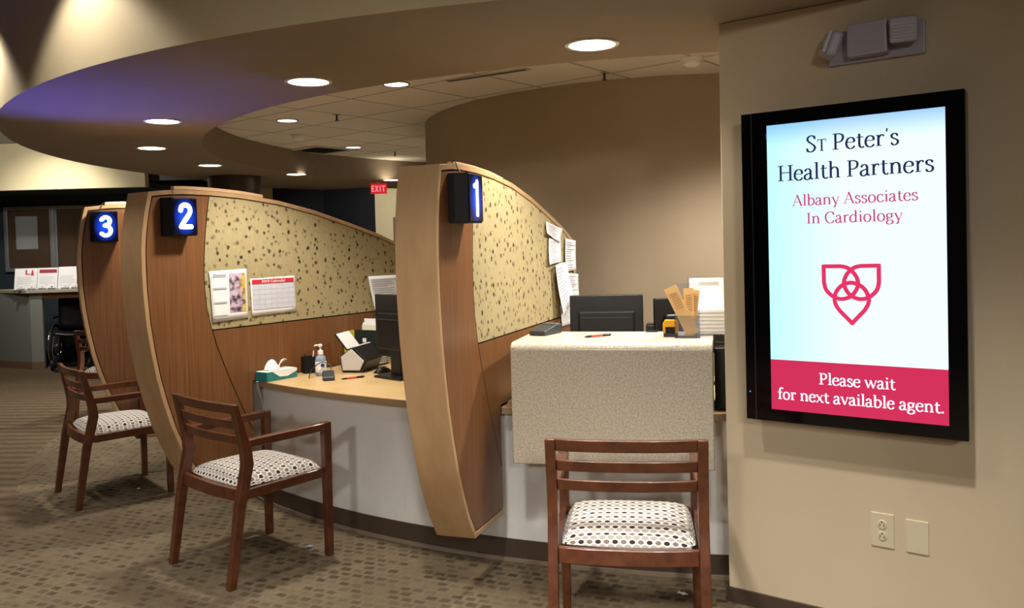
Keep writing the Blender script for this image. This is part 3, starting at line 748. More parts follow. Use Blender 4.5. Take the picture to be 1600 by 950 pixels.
# outlet, blank plate, emergency lights
ou = wall_thing('wall_outlet', 'ivory double power outlet low on the right wall', 'outlet')
MB().box((.546, -.006, .342), (.627, -.0004, .470)).build('cover_plate', 'ivory', ou, bevel=.003)
for zc in (.428, .385):
    rc = MB().lathe([(.0165, 0), (.0165, .003), (.0155, .004)], 20, Matrix.Translation((.5865, -.006, zc)) @ Matrix.Rotation(R(90), 4, 'X')).build('receptacle', 'ivory', ou, smooth=40)
    mb = MB(); mb.box((.578, -.0108, zc-.007), (.5805, -.0098, zc+.003)); mb.box((.5925, -.0108, zc-.007), (.595, -.0098, zc+.002)); mb.lathe([(.0028, 0), (.0028, .001)], 10, Matrix.Translation((.5865, -.0098, zc+.009)) @ Matrix.Rotation(R(90), 4, 'X'))
    mb.build('slot', 'matte_black', rc)
bp = wall_thing('blank_plate', 'blank ivory cover plate right of the power outlet', 'cover plate')
MB().box((.668, -.006, .341), (.744, -.0004, .463)).build('plate', 'ivory', bp, bevel=.003)
for zc in (.446, .358): MB().lathe([(.003, 0), (.003, .001)], 10, Matrix.Translation((.706, -.006, zc)) @ Matrix.Rotation(R(90), 4, 'X')).build('screw', 'lgrey', bp)
em = wall_thing('emergency_light', 'grey two-headed emergency light on the wall above the display', 'light')
MT['em_grey'] = mat('emergency_housing', (172, 167, 182), .4)
MB().box((.423, -.02, 2.142), (.757, -.0004, 2.262)).build('back_plate', 'em_grey', em, bevel=.004)
MB().box((.505, -.075, 2.155), (.643, -.0195, 2.274)).build('battery_case', 'em_grey', em, bevel=.006)
def em_head(x, z, rz, rx):
    Mh = Matrix.Translation((x, -.082, z)) @ Matrix.Rotation(rz, 4, 'Z') @ Matrix.Rotation(rx, 4, 'X')
    h = MB().box((-.046, -.012, -.046), (.046, .030, .046), Mh).build('lamp_head', 'em_grey', em, bevel=.012, seg=3)
    MB().tube([Mh @ Vector((0, .025, 0)), Vector((x, -.015, z-.01))], .012, 10).build('swivel', 'em_grey', h, smooth=40)
    mb = MB(); mb.box((-.040, -.022, -.040), (.040, -.0125, .040), Mh)
    for i in range(7): mb.box((-.036, -.025, -.036+i*.0108), (.036, -.0222, -.030+i*.0108), Mh)
    mb.build('lens', 'frost', h)
em_head(.448, 2.208, R(-62), R(-20)); em_head(.700, 2.222, R(12), R(14))

# ------------------------------------------------------------------ chairs
def make_chair(label):
    c = thing('guest_chair', label, 'chair', group='wooden guest chairs')
    cy = [(0, -.290, .034), (.2, -.258, .040), (.36, -.232, .046), (.46, -.208, .050), (.54, -.190, .052), (.60, -.194, .048), (.68, -.212, .040), (.76, -.232, .033), (.822, -.247, .028)]
    for s in (-1, 1):
        pts = [(0, y-t/2, z) for z, y, t in cy]+[(0, y+t/2, z) for z, y, t in cy[::-1]]
        MB().prism(pts, (.036, 0, 0), Matrix.Translation((s*.262-.018, 0, 0))).build('rear_leg', 'cherry', c, smooth=25, bevel=.003)
        mb = MB(); lo, hi = .016, .020
        mb.prism([(s*.262-lo, .228, 0), (s*.262+lo, .228, 0), (s*.262+lo, .262, 0), (s*.262-lo, .262, 0)], (0, 0, .40))
        mb2 = MB(); b = [mb2.bm.verts.new((s*.262+dx*lo, .245+dy*.017, 0)) for dx, dy in ((-1,-1),(1,-1),(1,1),(-1,1))]; t = [mb2.bm.verts.new((s*.262+dx*hi, .245+dy*.021, .66)) for dx, dy in ((-1,-1),(1,-1),(1,1),(-1,1))]
        mb2.bm.faces.new(b[::-1]); mb2.bm.faces.new(t)
        for i in range(4): mb2.bm.faces.new([b[i], b[(i+1) % 4], t[(i+1) % 4], t[i]])
        mb.bm.free(); mb2.build('front_leg', 'cherry', c, bevel=.003)
        MB().prism([(0, -.178, .618), (0, .2235, .622), (0, .2235, .658), (0, -.190, .654)], (.042, 0, 0), Matrix.Translation((s*.262-.021, 0, 0))).build('armrest', 'cherry', c, bevel=.004)
        MB().prism([(s*.262-.012, -.196, .385), (s*.262-.012, .2235, .395), (s*.262-.012, .2235, .438), (s*.262-.012, -.196, .428)], (.024, 0, 0)).build('side_rail', 'cherry', c, bevel=.002)
    def bow(name, z0, z1, y0, y1, depth, th, m='cherry'):
        n = 14; mb = MB(); xs = [-.2435+.487*i/n for i in range(n+1)]
        f = lambda x: -depth*(1-(x/.2435)**2)
        lo_o = [(x, y0+f(x)-th/2, z0) for x in xs]; lo_i = [(x, y0+f(x)+th/2, z0) for x in xs]
        mb.strip(lo_o, lo_i, (0, y1-y0, z1-z0), closed=False); return mb.build(name, m, c, smooth=40, bevel=.003)
    bow('back_rail', .778, .822, -.237, -.247, .022, .022); bow('back_slat', .704, .744, -.218, -.228, .024, .018); bow('back_slat', .632, .672, -.202, -.210, .026, .018)
    bow('rear_apron', .378, .432, -.224, -.216, .020, .022)
    MB().box((-.2415, .232, .395), (.2415, .256, .438)).build('front_rail', 'cherry', c, bevel=.003)
    mb = MB(); nx, ny = 22, 20
    def top(u, v):
        x = (u-.5)*2; y = (v-.5)*2
        ex = max(0, 1-abs(x)**7); ey = max(0, 1-abs(y)**7)
        h = (ex*ey)**.42
        px = x*.240*(1-.03*abs(y)**4); py = .020+y*.216*(1-.02*abs(x)**4)-.018*(1-x*x)*(1 if y < 0 else 0)*(-y if y < 0 else 0)
        return Vector((px, py, .433+h*(.042+.014*(1-x*x)*(1-y*y))))
    mb.grid(top, nx, ny)
    mb.grid(lambda u, v: Vector((top(u, v).x, top(u, v).y, .4325)), nx, ny)
    bmesh.ops.remove_doubles(mb.bm, verts=mb.bm.verts, dist=.0012)
    mb.build('seat_cushion', 'seat', c, smooth=80)
    return c
ch = make_chair('wooden guest chair in front of the stone ledge, its back to the viewer')
ch.location = (.412, 3.142, 0); ch.rotation_euler = (0, 0, R(-8.6))
dup(ch, (-1.295, 4.115, 0), R(-41.2), 'wooden guest chair at the desk with the tissue box, before the middle divider')
dup(ch, (-2.555, 5.36, 0), R(-49.8), 'wooden guest chair in front of the farthest divider, its arms beside the middle divider')
dup(ch, (-3.72, 7.94, 0), R(-15), 'wooden guest chair mostly hidden behind the farthest divider')

# ------------------------------------------------------------------ ceiling fixtures
def downlight(x, y, z, label, rad=.105, power=140, lens='lens', group='recessed ring downlights', ang=125):
    r = thing('recessed_downlight', label, 'light', (x, y, z), 0, group)
    MB().lathe([(rad*1.16, -.006), (rad*1.16, -.0005), (rad*.99, -.0005), (rad*.99, -.006)], 32, close=False).build('trim_ring', 'white' if lens == 'lens' else 'alu', r, smooth=40)
    MB().lathe([(0, -.009), (rad*.6, -.0075), (rad*.985, -.003), (rad*.985, -.0008), (0, -.0008)], 32).build('lens', lens, r, smooth=50)
    lamp('downlight_lamp', 'SPOT', (0, 0, -.03), power, WARM if lens == 'lens' else NEUT, None, rad*.8, ang, .6, r)
    return r
RL = [(.382,3.779,'largest round ceiling light, nearest, in the soffit above the stone ledge'),
      (-1.036,4.434,'second nearest round ceiling light, in the soffit above the middle divider'),
      (-2.286,5.615,'third nearest round ceiling light in the curved soffit'),
      (-2.948,7.001,'fourth nearest round ceiling light, just below the third in view'),
      (-2.997,8.486,'round ceiling light in the soffit just before the dark column'),
      (-2.446,9.720,'round ceiling light in the soffit right of the dark column'),
      (-1.516,10.887,'farthest round ceiling light, just above the red exit sign')]
for x, y, lb in RL: downlight(x, y, ZS, lb)
downlight(1.75, 3.62, ZS, 'round ceiling light in the soffit behind the wall display')
for x, y, lb in ((-.775,5.932,'small recessed light at the soffit edge among the white ceiling tiles'), (-1.936,7.444,'small recessed light beside the smoke detector in the tile ceiling'), (-1.745,9.513,'small recessed light beside the dark vent in the tile ceiling')):
    downlight(x, y, ZT, lb, .085, 40, 'lens_small', 'small office downlights', 120)
def sprinkler(x, y, label):
    r = thing('fire_sprinkler', label, 'sprinkler', (x, y, ZT), 0, 'pendant sprinklers')
    MB().lathe([(.03, -.004), (.03, -.0005)], 16).build('escutcheon', 'alu', r)
    MB().tube([(0, 0, -.003), (0, 0, -.05)], .008, 8).build('body', 'dgrey', r)
    MB().lathe([(.018, -.053), (.018, -.049)], 12).build('deflector', 'dgrey', r)
sprinkler(.656, 5.724, 'fire sprinkler in the tiles above the tan curved wall')
sprinkler(-1.453, 7.2, 'fire sprinkler in the tiles near the small round light and smoke detector')
sprinkler(-1.353, 10.059, 'farthest fire sprinkler in the tiles, beside the core wall')
def smoke(x, y, label):
    r = thing('smoke_detector', label, 'smoke detector', (x, y, ZT), 0, 'smoke detectors')
    MB().lathe([(.07, -.0005), (.07, -.02), (.062, -.022)][::-1], 24).build('base', 'white', r, smooth=40)
    MB().lathe([(.058, -.022), (.056, -.036), (.035, -.052), (0, -.055)], 24).build('sensor_cap', 'white', r, smooth=40)
smoke(1.17, 5.36, 'white smoke detector in the tiles beside the right wall'); smoke(-2.082, 8.402, 'white smoke detector in the tiles left of the dark vent')
vt = thing('ceiling_vent', 'square ceiling vent with dark louvres in the tile ceiling', 'vent', (-2.15, 9.67, ZT), R(51))
mb = MB(); mb.strip([(-.3, -.3, -.012), (.3, -.3, -.012), (.3, .3, -.012), (-.3, .3, -.012)], [(-.24, -.24, -.012), (.24, -.24, -.012), (.24, .24, -.012), (-.24, .24, -.012)], (0, 0, .0115)); mb.build('frame', 'lgrey', vt)
MB().box((-.24, -.24, -.004), (.24, .24, -.0005)).build('opening', 'matte_black', vt)
for k in range(3):
    a, b = .22-.07*k, .19-.07*k; z = -.008-.006*k
    mb = MB(); mb.strip([(-a, -a, z), (a, -a, z), (a, a, z), (-a, a, z)], [(-b, -b, z+.006), (b, -b, z+.006), (b, b, z+.006), (-b, b, z+.006)], (0, 0, .002)); mb.build('louvre', 'matte_black', vt)
sl = thing('slot_diffuser', 'narrow slot diffuser at the soffit edge in the tile ceiling', 'vent', (-.14, 5.70, ZT), R(-31))
MB().box((-.33, -.035, -.006), (.33, .035, -.0005)).build('frame', 'lgrey', sl); MB().box((-.31, -.018, -.008), (.31, .018, -.0055)).build('slot', 'dgrey', sl)

# exit sign in the far hall
ex = thing('exit_sign', 'red lit exit sign hanging from the far side of the curved soffit', 'sign', (-1.75, 11.3, ZS), R(8)); ex.scale = (.74, .74, .74)
MB().box((-.145, -.02, -.20), (.145, .02, -.015)).build('housing', 'exit_red', ex, bevel=.005)
MB().tube([(0, 0, -.018), (0, 0, 0)], .012, 8).build('stem', 'white', ex)
mb = MB(); bar = lambda pts: [mb.prism([(p.x, -.0202, p.y) for p in q], (0, -.003, 0)) for q in stroke_quads(pts, .02)]
zc = -.107; h = .055
for x in (-.10,): bar([(x-.018, zc-h), (x-.018, zc+h)]); bar([(x-.02, zc+h-.01), (x+.022, zc+h-.01)]); bar([(x-.02, zc), (x+.018, zc)]); bar([(x-.02, zc-h+.01), (x+.022, zc-h+.01)])
bar([(-.058, zc-h), (-.012, zc+h)]); bar([(-.058, zc+h), (-.012, zc-h)]); bar([(.025, zc-h), (.025, zc+h)]); bar([(.085, zc-h), (.085, zc+h)]); bar([(.052, zc+h-.01), (.118, zc+h-.01)])
mb.build('lettering', 'exit_text', ex)

# ------------------------------------------------------------------ alcove: notice cabinet, counter, wheelchairs
nc = thing('notice_cabinet', 'two-door glazed notice cabinet with cork back on the dark alcove wall', 'notice board', (-7.70, 12.9, 0), 0)
X0, X1, Z0, Z1 = 0, 1.5, 1.30, 2.29
MB().box((X0+.01, -.03, Z0+.01), (X1-.01, -.0006, Z1-.01)).build('cork_back', 'cork', nc)
for k, (xa, xb) in enumerate(((X0, X0+.75), (X0+.75, X1))):
    mb = MB(); mb.strip([(xa+.001, -.06, Z0), (xb-.001, -.06, Z0), (xb-.001, -.06, Z1), (xa+.001, -.06, Z1)], [(xa+.055, -.06, Z0+.055), (xb-.055, -.06, Z0+.055), (xb-.055, -.06, Z1-.055), (xa+.055, -.06, Z1-.055)], (0, .029, 0))
    d = mb.build('door_frame', 'alu', nc, bevel=.003)
    MB().box((xa+.05, -.05, Z0+.05), (xb-.05, -.046, Z1-.05)).build('glass_pane', 'glass', d)
np_ = MB().box((.17, -.036, 1.64), (.50, -.0306, 2.14)).build('notice_sheet', 'paper', loc=(-7.70, 12.9, 0)); tag(np_, 'white notice sheet behind the cabinet glass', 'paper')

CA = math.atan2(.42, 1.0)*.35
ac = thing('alcove_counter', 'grey side counter with a pale top in the alcove, wheelchairs beneath it', 'counter', (-6.5, 11.36, 0), R(9))
MB().prism([(0, 0, 0), (.155, 0, 0), (.155, .06, 0), (-.62, .62, 0), (-.75, .54, 0)], (0, 0, 1.03)).build('end_panel', 'grey_part', ac, bevel=.003)
MB().prism([(-.004, -.006, 0), (.159, -.006, 0), (.159, -.0005, 0), (0, -.0005, 0), (-.75, .5395, 0), (-.754, .534, 0)], (0, 0, .10)).build('skirting', mat('tan_base', (120, 92, 66), .6), ac)
MB().prism([(-.03, -.05, 1.031), (2.2, -.05, 1.031), (2.2, .70, 1.031), (-.9, .70, 1.031)], (0, 0, .04)).build('top', mat('pale_laminate', (176, 164, 140), .45), ac, bevel=.003)
MB().box((.156, .0, .95), (2.2, .03, 1.0305)).build('apron', 'walnut', ac)
MB().box((2.05, .05, 0), (2.2, .60, 1.0305)).build('far_panel', 'grey_part', ac)
MB().box((.17, .60, 0), (2.05, .64, 1.0305)).build('back_panel', 'black_wall', ac)
CT = Matrix.Translation((-6.5, 11.36, 0)) @ Matrix.Rotation(R(9), 4, 'Z')
def on_counter(x, y, z=1.0715): return CT @ Vector((x, y, z))
def stand(x, w_, h, name, label, cat, dec):
    p = on_counter(x, .10); r = thing(name, label, cat, p, R(9), 'cards on the alcove counter')
    th = R(14); Mx = Matrix.Rotation(-th, 4, 'X')
    MB().box((-w_/2, 0, .002), (w_/2, .003, h), Mx).build('card', 'paper', r)
    MB().box((-w_/2, -.01, 0), (w_/2, .07, .0035)).build('foot', 'acrylic', r)
    if dec == 'header':
        MB().box((-w_*.42, -.001, h*.76), (w_*.45, -.0002, h*.93), Mx).build('heading', 'maroon', r)
    if dec == 'mark':
        mb = MB(); mb.prism([(-.01, -.0002, h*.70), (.055, -.0002, h*.70), (.055, -.0002, h*.75), (.012, -.0002, h*.75), (.012, -.0002, h*.93), (-.01, -.0002, h*.93)], (0, -.0008, 0), Mx); mb.prism([(.06, -.0002, h*.66), (.10, -.0002, h*.66), (.085, -.0002, h*.92), (.07, -.0002, h*.92)], (0, -.0008, 0), Mx); mb.build('red_mark', 'red_ink', r)
    mb = MB()
    for i in range(5): mb.box((-w_*.4, -.001, h*(.2+.09*i)), (w_*random.uniform(.2, .4), -.0002, h*(.2+.09*i)+.006), Mx)
    mb.build('printed_lines', 'grey_ink', r)
stand(-.09, .285, .30, 'card_stand', 'white card with a red mark, leftmost on the alcove counter', 'card', 'mark')
stand(.185, .255, .30, 'card_stand', 'white card with a maroon heading on the alcove counter', 'card', 'header')
stand(.44, .24, .31, 'card_stand', 'plain white card, right of the maroon-headed one on the counter', 'card', '')
for i, (x, lb) in enumerate(((-.11, 'small white card at the left in front of the red-marked card'), (.02, 'small white card below the red mark on the alcove counter'), (.155, 'small white card before the maroon-headed card'), (.275, 'small white card with a blue spot on the alcove counter'), (.445, 'small white card before the plain white card'), (.575, 'small white card at the right end of the row'))):
    p = on_counter(x, .015); r = thing('business_card_holder', lb, 'card holder', p, R(9), 'small card holders')
    MB().prism([(-.048, -.016, 0), (-.048, .016, 0), (-.048, .016, .03), (-.048, -.016, .014)], (.096, 0, 0)).build('holder', 'acrylic', r)
    Mx = Matrix.Rotation(R(-12), 4, 'X'); c = MB().box((-.044, -.002, .004), (.044, .006, .07), Mx).build('cards', 'paper', r)
    MB().box((-.008, -.003, .03), (.012, -.0022, .045), Mx).build('printed_mark', 'label_blue' if i == 3 else 'grey_ink', c)

def wheelchair(x, y, rz, label):
    r = thing('wheelchair', label, 'wheelchair', (x, y, 0), rz, 'wheelchairs under the alcove counter')
    for s in (-1, 1):
        cx = s*.28; ring = lambda rad, dx=0: [(cx+dx, rad*math.cos(2*math.pi*i/32), .30+rad*math.sin(2*math.pi*i/32)) for i in range(32)]
        wh = MB().tube(ring(.285), .016, 8, True).build('drive_wheel', 'tyre', r, smooth=60)
        MB().tube(ring(.262), .008, 6, True).build('rim', 'chrome', wh, smooth=60)
        MB().tube(ring(.245, s*.032), .009, 6, True).build('hand_rim', 'chrome', wh, smooth=60)
        mb = MB()
        for i in range(12):
            a = 2*math.pi*i/12; mb.tube([(cx+.012*(-1)**i, .02*math.cos(a), .30+.02*math.sin(a)), (cx, .26*math.cos(a), .30+.26*math.sin(a))], .0022, 5)
        mb.lathe([(.024, -.03), (.024, .03)], 12, Matrix.Translation((cx, 0, .30)) @ Matrix.Rotation(R(90), 4, 'Y')); mb.build('spokes', 'alu', wh)
        MB().tube(crom([(s*.225, .10, .93), (s*.225, .04, .92), (s*.225, .02, .75), (s*.225, .0, .30), (s*.225, -.12, .22), (s*.225, -.40, .20)], 5), .012, 8).build('side_frame', 'black', r, smooth=60)
        MB().box((s*.245-.025, -.30, .685), (s*.245+.025, .0, .71)).build('armrest', 'black_vinyl', r, bevel=.006)
        mb = MB(); mb.tube([(s*.225, -.38, .22), (s*.225, -.38, .13)], .01, 8); mb.lathe([(.075, -.014), (.075, .014)], 20, Matrix.Translation((s*.225, -.38, .075)) @ Matrix.Rotation(R(90), 4, 'Y')); mb.build('caster', 'tyre', r, smooth=50)
        MB().box((s*.12-.07, -.60, .10), (s*.12+.07, -.48, .115)).build('footplate', 'black', r)
        MB().tube([(s*.2, -.38, .45), (s*.2, -.48, .30), (s*.17, -.55, .12)], .011, 8).build('leg_rest', 'black', r, smooth=60)
    MB().grid(lambda u, v: Vector(((u-.5)*.45, -.36+.38*v, .49-.03*math.sin(math.pi*u))), 8, 4).build('seat', 'black_vinyl', r, smooth=60, solid=.03)
    MB().grid(lambda u, v: Vector(((u-.5)*.44, .03+.05*math.sin(math.pi*u), .50+.40*v)), 8, 4).build('backrest', 'black_vinyl', r, smooth=60, solid=.02)
p = on_counter(.56, .26, 0); wheelchair(p.x, p.y-.12, R(14), 'black wheelchair parked under the alcove counter, nearest its end panel')
p = on_counter(1.36, .27, 0); wheelchair(p.x, p.y-.12, R(5), 'second black wheelchair under the alcove counter, mostly behind the divider')

# ------------------------------------------------------------------ on the middle desk
ZD = .7505
def monitor(x, y, rz, label, pw, ph, zb, base=.22):
    r = thing('computer_monitor', label, 'monitor', (x, y, ZD), rz, 'desk monitors')     # front of the panel faces +y, back faces -y
    MB().box((-base/2, -.09, 0), (base/2, .10, .014)).build('stand_foot', 'black', r, bevel=.004)
    MB().box((-.045, -.022, .013), (.045, .0, zb+ph*.5)).build('stand_neck', 'black', r, bevel=.003)
    MB().box((-pw/2, 0.0, zb), (pw/2, .028, zb+ph)).build('panel', 'black', r, bevel=.004)
    b = MB(); b.prism([(-pw*.38, 0, zb+ph*.12), (pw*.38, 0, zb+ph*.12), (pw*.38, 0, zb+ph*.72), (-pw*.38, 0, zb+ph*.72)], (0, -.03, 0)); b.build('rear_cover', 'black', r, bevel=.01, seg=3)
    MB().box((-pw*.34, -.034, zb+ph*.60), (pw*.34, -.030, zb+ph*.615)).build('cooling_slot', 'dgrey', r)
    MB().box((-pw/2+.012, .0275, zb+.016), (pw/2-.012, .0287, zb+ph-.012)).build('screen', mat('dark_screen', (20, 22, 26), .1), r)
    return r
monitor(-.675, 4.90, R(-44), 'black monitor on the middle desk, half behind the nearest divider', .42, .365, .115, .24)
monitor(.51, 4.62, R(-9), 'black monitor seen from behind beyond the stone ledge, left of the other', .40, .31, .155)
monitor(.93, 4.42, R(14), 'black monitor behind the brochures on the stone ledge', .40, .30, .155)
bx = thing('desk_phone', 'small black device between the two monitors behind the ledge', 'phone', (.775, 4.66, ZD), R(-5))
MB().prism([(-.04, -.05, 0), (-.04, .05, 0), (-.04, .05, .29), (-.04, -.01, .29)], (.08, 0, 0)).build('body', 'black', bx, bevel=.004)
MB().box((-.034, -.005, .2905), (.034, .045, .298)).build('cap', 'dgrey', bx)

ct = thing('computer_tower', 'black computer case in the gap between the stone ledge and the right wall', 'computer', (.99, 3.80, ZD), LA)
MB().box((-.085, -.13, 0), (.085, .13, .275)).build('case', 'matte_black', ct, bevel=.004)
MB().box((-.075, -.134, .01), (.075, -.1302, .265)).build('front_panel', 'black', ct, bevel=.002)
# tissue box, pushed against the middle divider
tb = on_div(2, 'tissue_box', 'teal tissue box with a white tissue on the desk left end', 'tissue box')
tb.location = tb.matrix_basis @ Vector((.808, -.058, ZD))
MB().box((-.115, -.05, 0), (.115, .05, .055)).build('carton', 'teal_box', tb, bevel=.002)
MB().box((-.112, -.047, .0552), (.112, .047, .0565)).build('top_panel', 'paper', tb)
mb = MB(); mb.prism([(-.075, -.0503, .0545), (.112, -.0503, .0545), (.112, -.0503, .040), (.04, -.0503, .016), (-.02, -.0503, .020)], (0, -.0008, 0)); mb.build('white_wave', 'paper', tb)
def mound(u, v):
    a = 2*math.pi*u; rr = .040*(1-v)**.5*(1+.12*math.sin(3*a+1)+.08*math.sin(7*a)); return Vector((-.035+1.25*rr*math.cos(a), .8*rr*math.sin(a), .0566+.058*v**.8*(1+.1*math.sin(5*a))))
mb = MB(); mb.grid(mound, 28, 8); bmesh.ops.remove_doubles(mb.bm, verts=mb.bm.verts, dist=.0005)
mb.grid(lambda u, v: Vector((.0+.075*v*(.4+.6*u)+.02*u, (u-.5)*.045*(1-.7*v)+.006*math.sin(8*u), .0566+.066*v-.022*v*v*v+.012*math.sin(3*u))), 10, 10)
mb.build('tissue', 'tissue', tb, smooth=80, solid=.0015)
# pencil cup
pc = thing('pencil_cup', 'black square pencil cup beside the sanitizer bottle', 'pen holder', (-1.26, 5.19, ZD), R(30))
mb = MB(); mb.strip([(-.045, -.035, .0), (.045, -.035, .0), (.045, .035, .0), (-.045, .035, .0)], [(-.041, -.031, .0), (.041, -.031, .0), (.041, .031, .0), (-.041, .031, .0)], (0, 0, .10)); mb.box((-.0408, -.0308, .0), (.0408, .0308, .004)); mb.build('cup', 'matte_black', pc)
for i, (x, y, tx, ty, h, m_) in enumerate(((.01, .0, .02, .01, .135, 'white'), (-.015, .01, -.012, .012, .12, 'black'), (.02, -.01, .014, -.01, .125, 'pen_red'))):
    pn = MB().tube([(x, y, .0045), (x+tx*.8, y+ty, h*.86), (x+tx, y+ty*1.2, h)], [.0035, .0035, .0015], 7).build('pen', m_, loc=(-1.26, 5.19, ZD), rotz=R(30))
    tag(pn, ('white pen standing in the black pencil cup', 'black pen standing in the black pencil cup', 'red pen standing in the black pencil cup')[i], 'pen', 'pens in the cup')
# sanitizer
sb = thing('sanitizer_bottle', 'clear pump bottle of hand sanitizer behind the payment terminal', 'bottle', (-1.165, 5.065, ZD), R(20))
MB().lathe([(.030, 0), (.033, .006), (.033, .09), (.028, .112), (.014, .122), (.014, .128)], 24).build('bottle', 'gel', sb, smooth=50)
MB().lathe([(.0332, .022), (.0336, .024), (.0336, .084), (.0332, .086)], 24, close=False).build('label', 'paper', sb, smooth=50)
MB().lathe([(.012, -.0004), (.012, .0006)], 16, Matrix.Translation((.006, -.0333, .064)) @ Matrix.Rotation(R(90), 4, 'X')).build('label_mark', 'label_blue', sb)
mb = MB(); mb.lathe([(.017, .126), (.017, .148), (.008, .152), (.006, .154), (.006, .172), (.013, .174), (.013, .186), (.004, .19)], 18); mb.tube([(0, 0, .182), (-.03, -.01, .184), (-.036, -.012, .178)], .005, 8); mb.build('pump', 'white', sb, smooth=50)
# payment terminal near sanitizer
def terminal(x, y, z, rz, label, sc=1.):
    r = thing('card_terminal', label, 'card terminal', (x, y, z), rz, 'card payment terminals')
    a, b = .038*sc, .075*sc
    MB().prism([(-a, -b, 0), (-a, b, 0), (-a, b, .042), (-a, b*.4, .046), (-a, -b, .022)], (2*a, 0, 0)).build('body', 'dgrey', r, bevel=.006, seg=3)
    Mx = Matrix.Translation((0, b*.42, .047)) @ Matrix.Rotation(R(-4), 4, 'X')
    MB().box((-a*.80, -.006, .0), (a*.80, b*.48, .0018), Mx).build('screen', mat('pale_lcd', (150, 160, 154), .3), r)
    mb = MB()
    for i in range(3):
        for j in range(4): mb.box((-a*.6+i*a*.45, -b*.8+j*b*.26, .0), (-a*.6+i*a*.45+a*.3, -b*.8+j*b*.26+b*.16, .0045), Matrix.Translation((0, 0, .0265)) @ Matrix.Rotation(R(11.5), 4, 'X'))
    mb.build('keypad', 'black', r)
    return r
tm = terminal(-1.085, 4.90, ZD, R(14), 'small grey payment terminal on the desk in front of the scanner', .9)
mb = MB().tube(crom([(.0, .064, .02), (.02, .10, .06), (-.03, .13, .085), (-.09, .10, .05), (-.11, .06, .006)], 6), .003, 6); mb.build('cord', 'cable', tm, smooth=60)
terminal(.155, 4.055, 1.0705, R(-32), 'dark payment terminal on the stone ledge beside the nearest divider', 1.15)
# document scanner: the profile lies in the yz plane, its pale side panel faces +x
sn = thing('document_scanner', 'white and black sheet-feed scanner on the middle desk', 'scanner', (-.985, 5.135, ZD), R(-104))
body = [(-.072, 0), (.060, 0), (.092, .072), (.012, .158), (-.084, .102), (-.080, .03)]
MB().prism([(-.25, y, z) for y, z in body], (.25, 0, 0)).build('body', 'black', sn, bevel=.006)
MB().prism([(.0006, y, z) for y, z in [(-.066, .014), (.046, .014), (.076, .072), (-.004, .146), (-.077, .098)]], (.008, 0, 0)).build('side_panel', 'lgrey', sn, bevel=.004)
MB().prism([(-.24, .005, .160), (-.24, .016, .158), (-.24, -.02, .150), (-.24, -.026, .153)], (.23, 0, 0)).build('lid_edge', 'white', sn)
Mt = Matrix.Translation((0, -.050, .134)) @ Matrix.Rotation(R(38), 4, 'X')
tr = MB().box((-.225, -.004, 0), (-.025, .004, .125), Mt).build('paper_tray', 'black', sn)
MB().box((-.215, .0045, .004), (-.03, .0062, .122), Mt).build('tray_insert', 'white', tr)
def pen(x, y, z, rz, label):
    r = thing('ballpoint_pen', label, 'pen', (x, y, z+.0052), rz, 'red and black pens')
    X = Matrix.Rotation(R(90), 4, 'Y')
    MB().lathe([(.0055, -.035), (.0055, .025)], 10, X).build('barrel', 'pen_red', r, smooth=40)
    MB().lathe([(.0045, .0255), (.006, .03), (.006, .07), (.004, .074)], 10, X).build('cap', 'black', r, smooth=40)
    MB().lathe([(.0015, -.072), (.005, -.055), (.0055, -.0355)], 10, X).build('tip', 'black', r, smooth=40)
pen(-.945, 4.90, ZD, R(35), 'red and black pen on the desk before the scanner')
pen(.385, 3.875, 1.0705, R(28), 'red and black pen on the stone ledge')
# document rack with papers and a yellow folder
dr = thing('document_rack', 'dark green document rack holding loose papers, behind the scanner', 'rack', (-.94, 5.52, ZD), R(-30))
mb = MB(); mb.box((-.10, -.04, 0), (.10, -.036, .225)); mb.box((-.10, .056, 0), (.10, .06, .235)); mb.box((-.10, -.036, 0), (.10, .056, .006)); mb.build('frame', 'green_black', dr)
mb = MB()
for i in range(18): mb.box((.101, -.036, .012+.0118*i), (.112, .056, .0165+.0118*i))
mb.build('wire_rungs', 'white', dr)
MB().box((-.03, -.0412, .145), (.0, -.0402, .172)).build('label_tag', 'paper', dr)
def leaning(name, label, cat, lo, hi, m_, tilt):
    o = MB().box(lo, hi, Matrix.Rotation(R(tilt), 4, 'Y')).build(name, m_, loc=(-.94, 5.52, ZD+.0065), rotz=R(-30)); tag(o, label, cat, 'papers in the document rack'); return o
leaning('paper_sheet', 'tall white sheet standing at the back of the document rack', 'paper', (-.085, .046, 0), (.085, .050, .285), 'paper', 0)
leaning('paper_sheet', 'white sheet standing in the middle of the document rack', 'paper', (-.07, .012, 0), (.09, .016, .262), 'paper', 0)
leaning('paper_sheet', 'cream sheet standing at the front of the document rack', 'paper', (-.05, -.02, 0), (.09, -.014, .25), mat('cream_paper', (224, 218, 190), .7), 0)
yf = MB().box((-.055, -.004, 0), (.055, .004, .22), Matrix.Rotation(R(-3), 4, 'X')).build('folder', 'yellow', loc=(-1.070, 5.535, ZD+.0002), rotz=R(57)); tag(yf, 'yellow folder standing beside the document rack', 'folder')
ms = thing('computer_mouse', 'black and silver computer mouse beside the monitor foot', 'mouse', (-.80, 5.10, ZD), R(-40))
MB().grid(lambda u, v: Vector(((u-.5)*.062*math.sin(math.pi*(.12+.76*v))**.5, (v-.5)*.11, .001+.034*(math.sin(math.pi*u)**.6)*(math.sin(math.pi*(.08+.84*v))**.6))), 12, 14).build('shell', 'black', ms, smooth=70, solid=.002)
MB().grid(lambda u, v: Vector(((u-.5)*.022, -.02+v*.05, .0375-.004*(v-.5)**2)), 3, 6).build('silver_strip', 'chrome', ms, smooth=60, solid=.002)

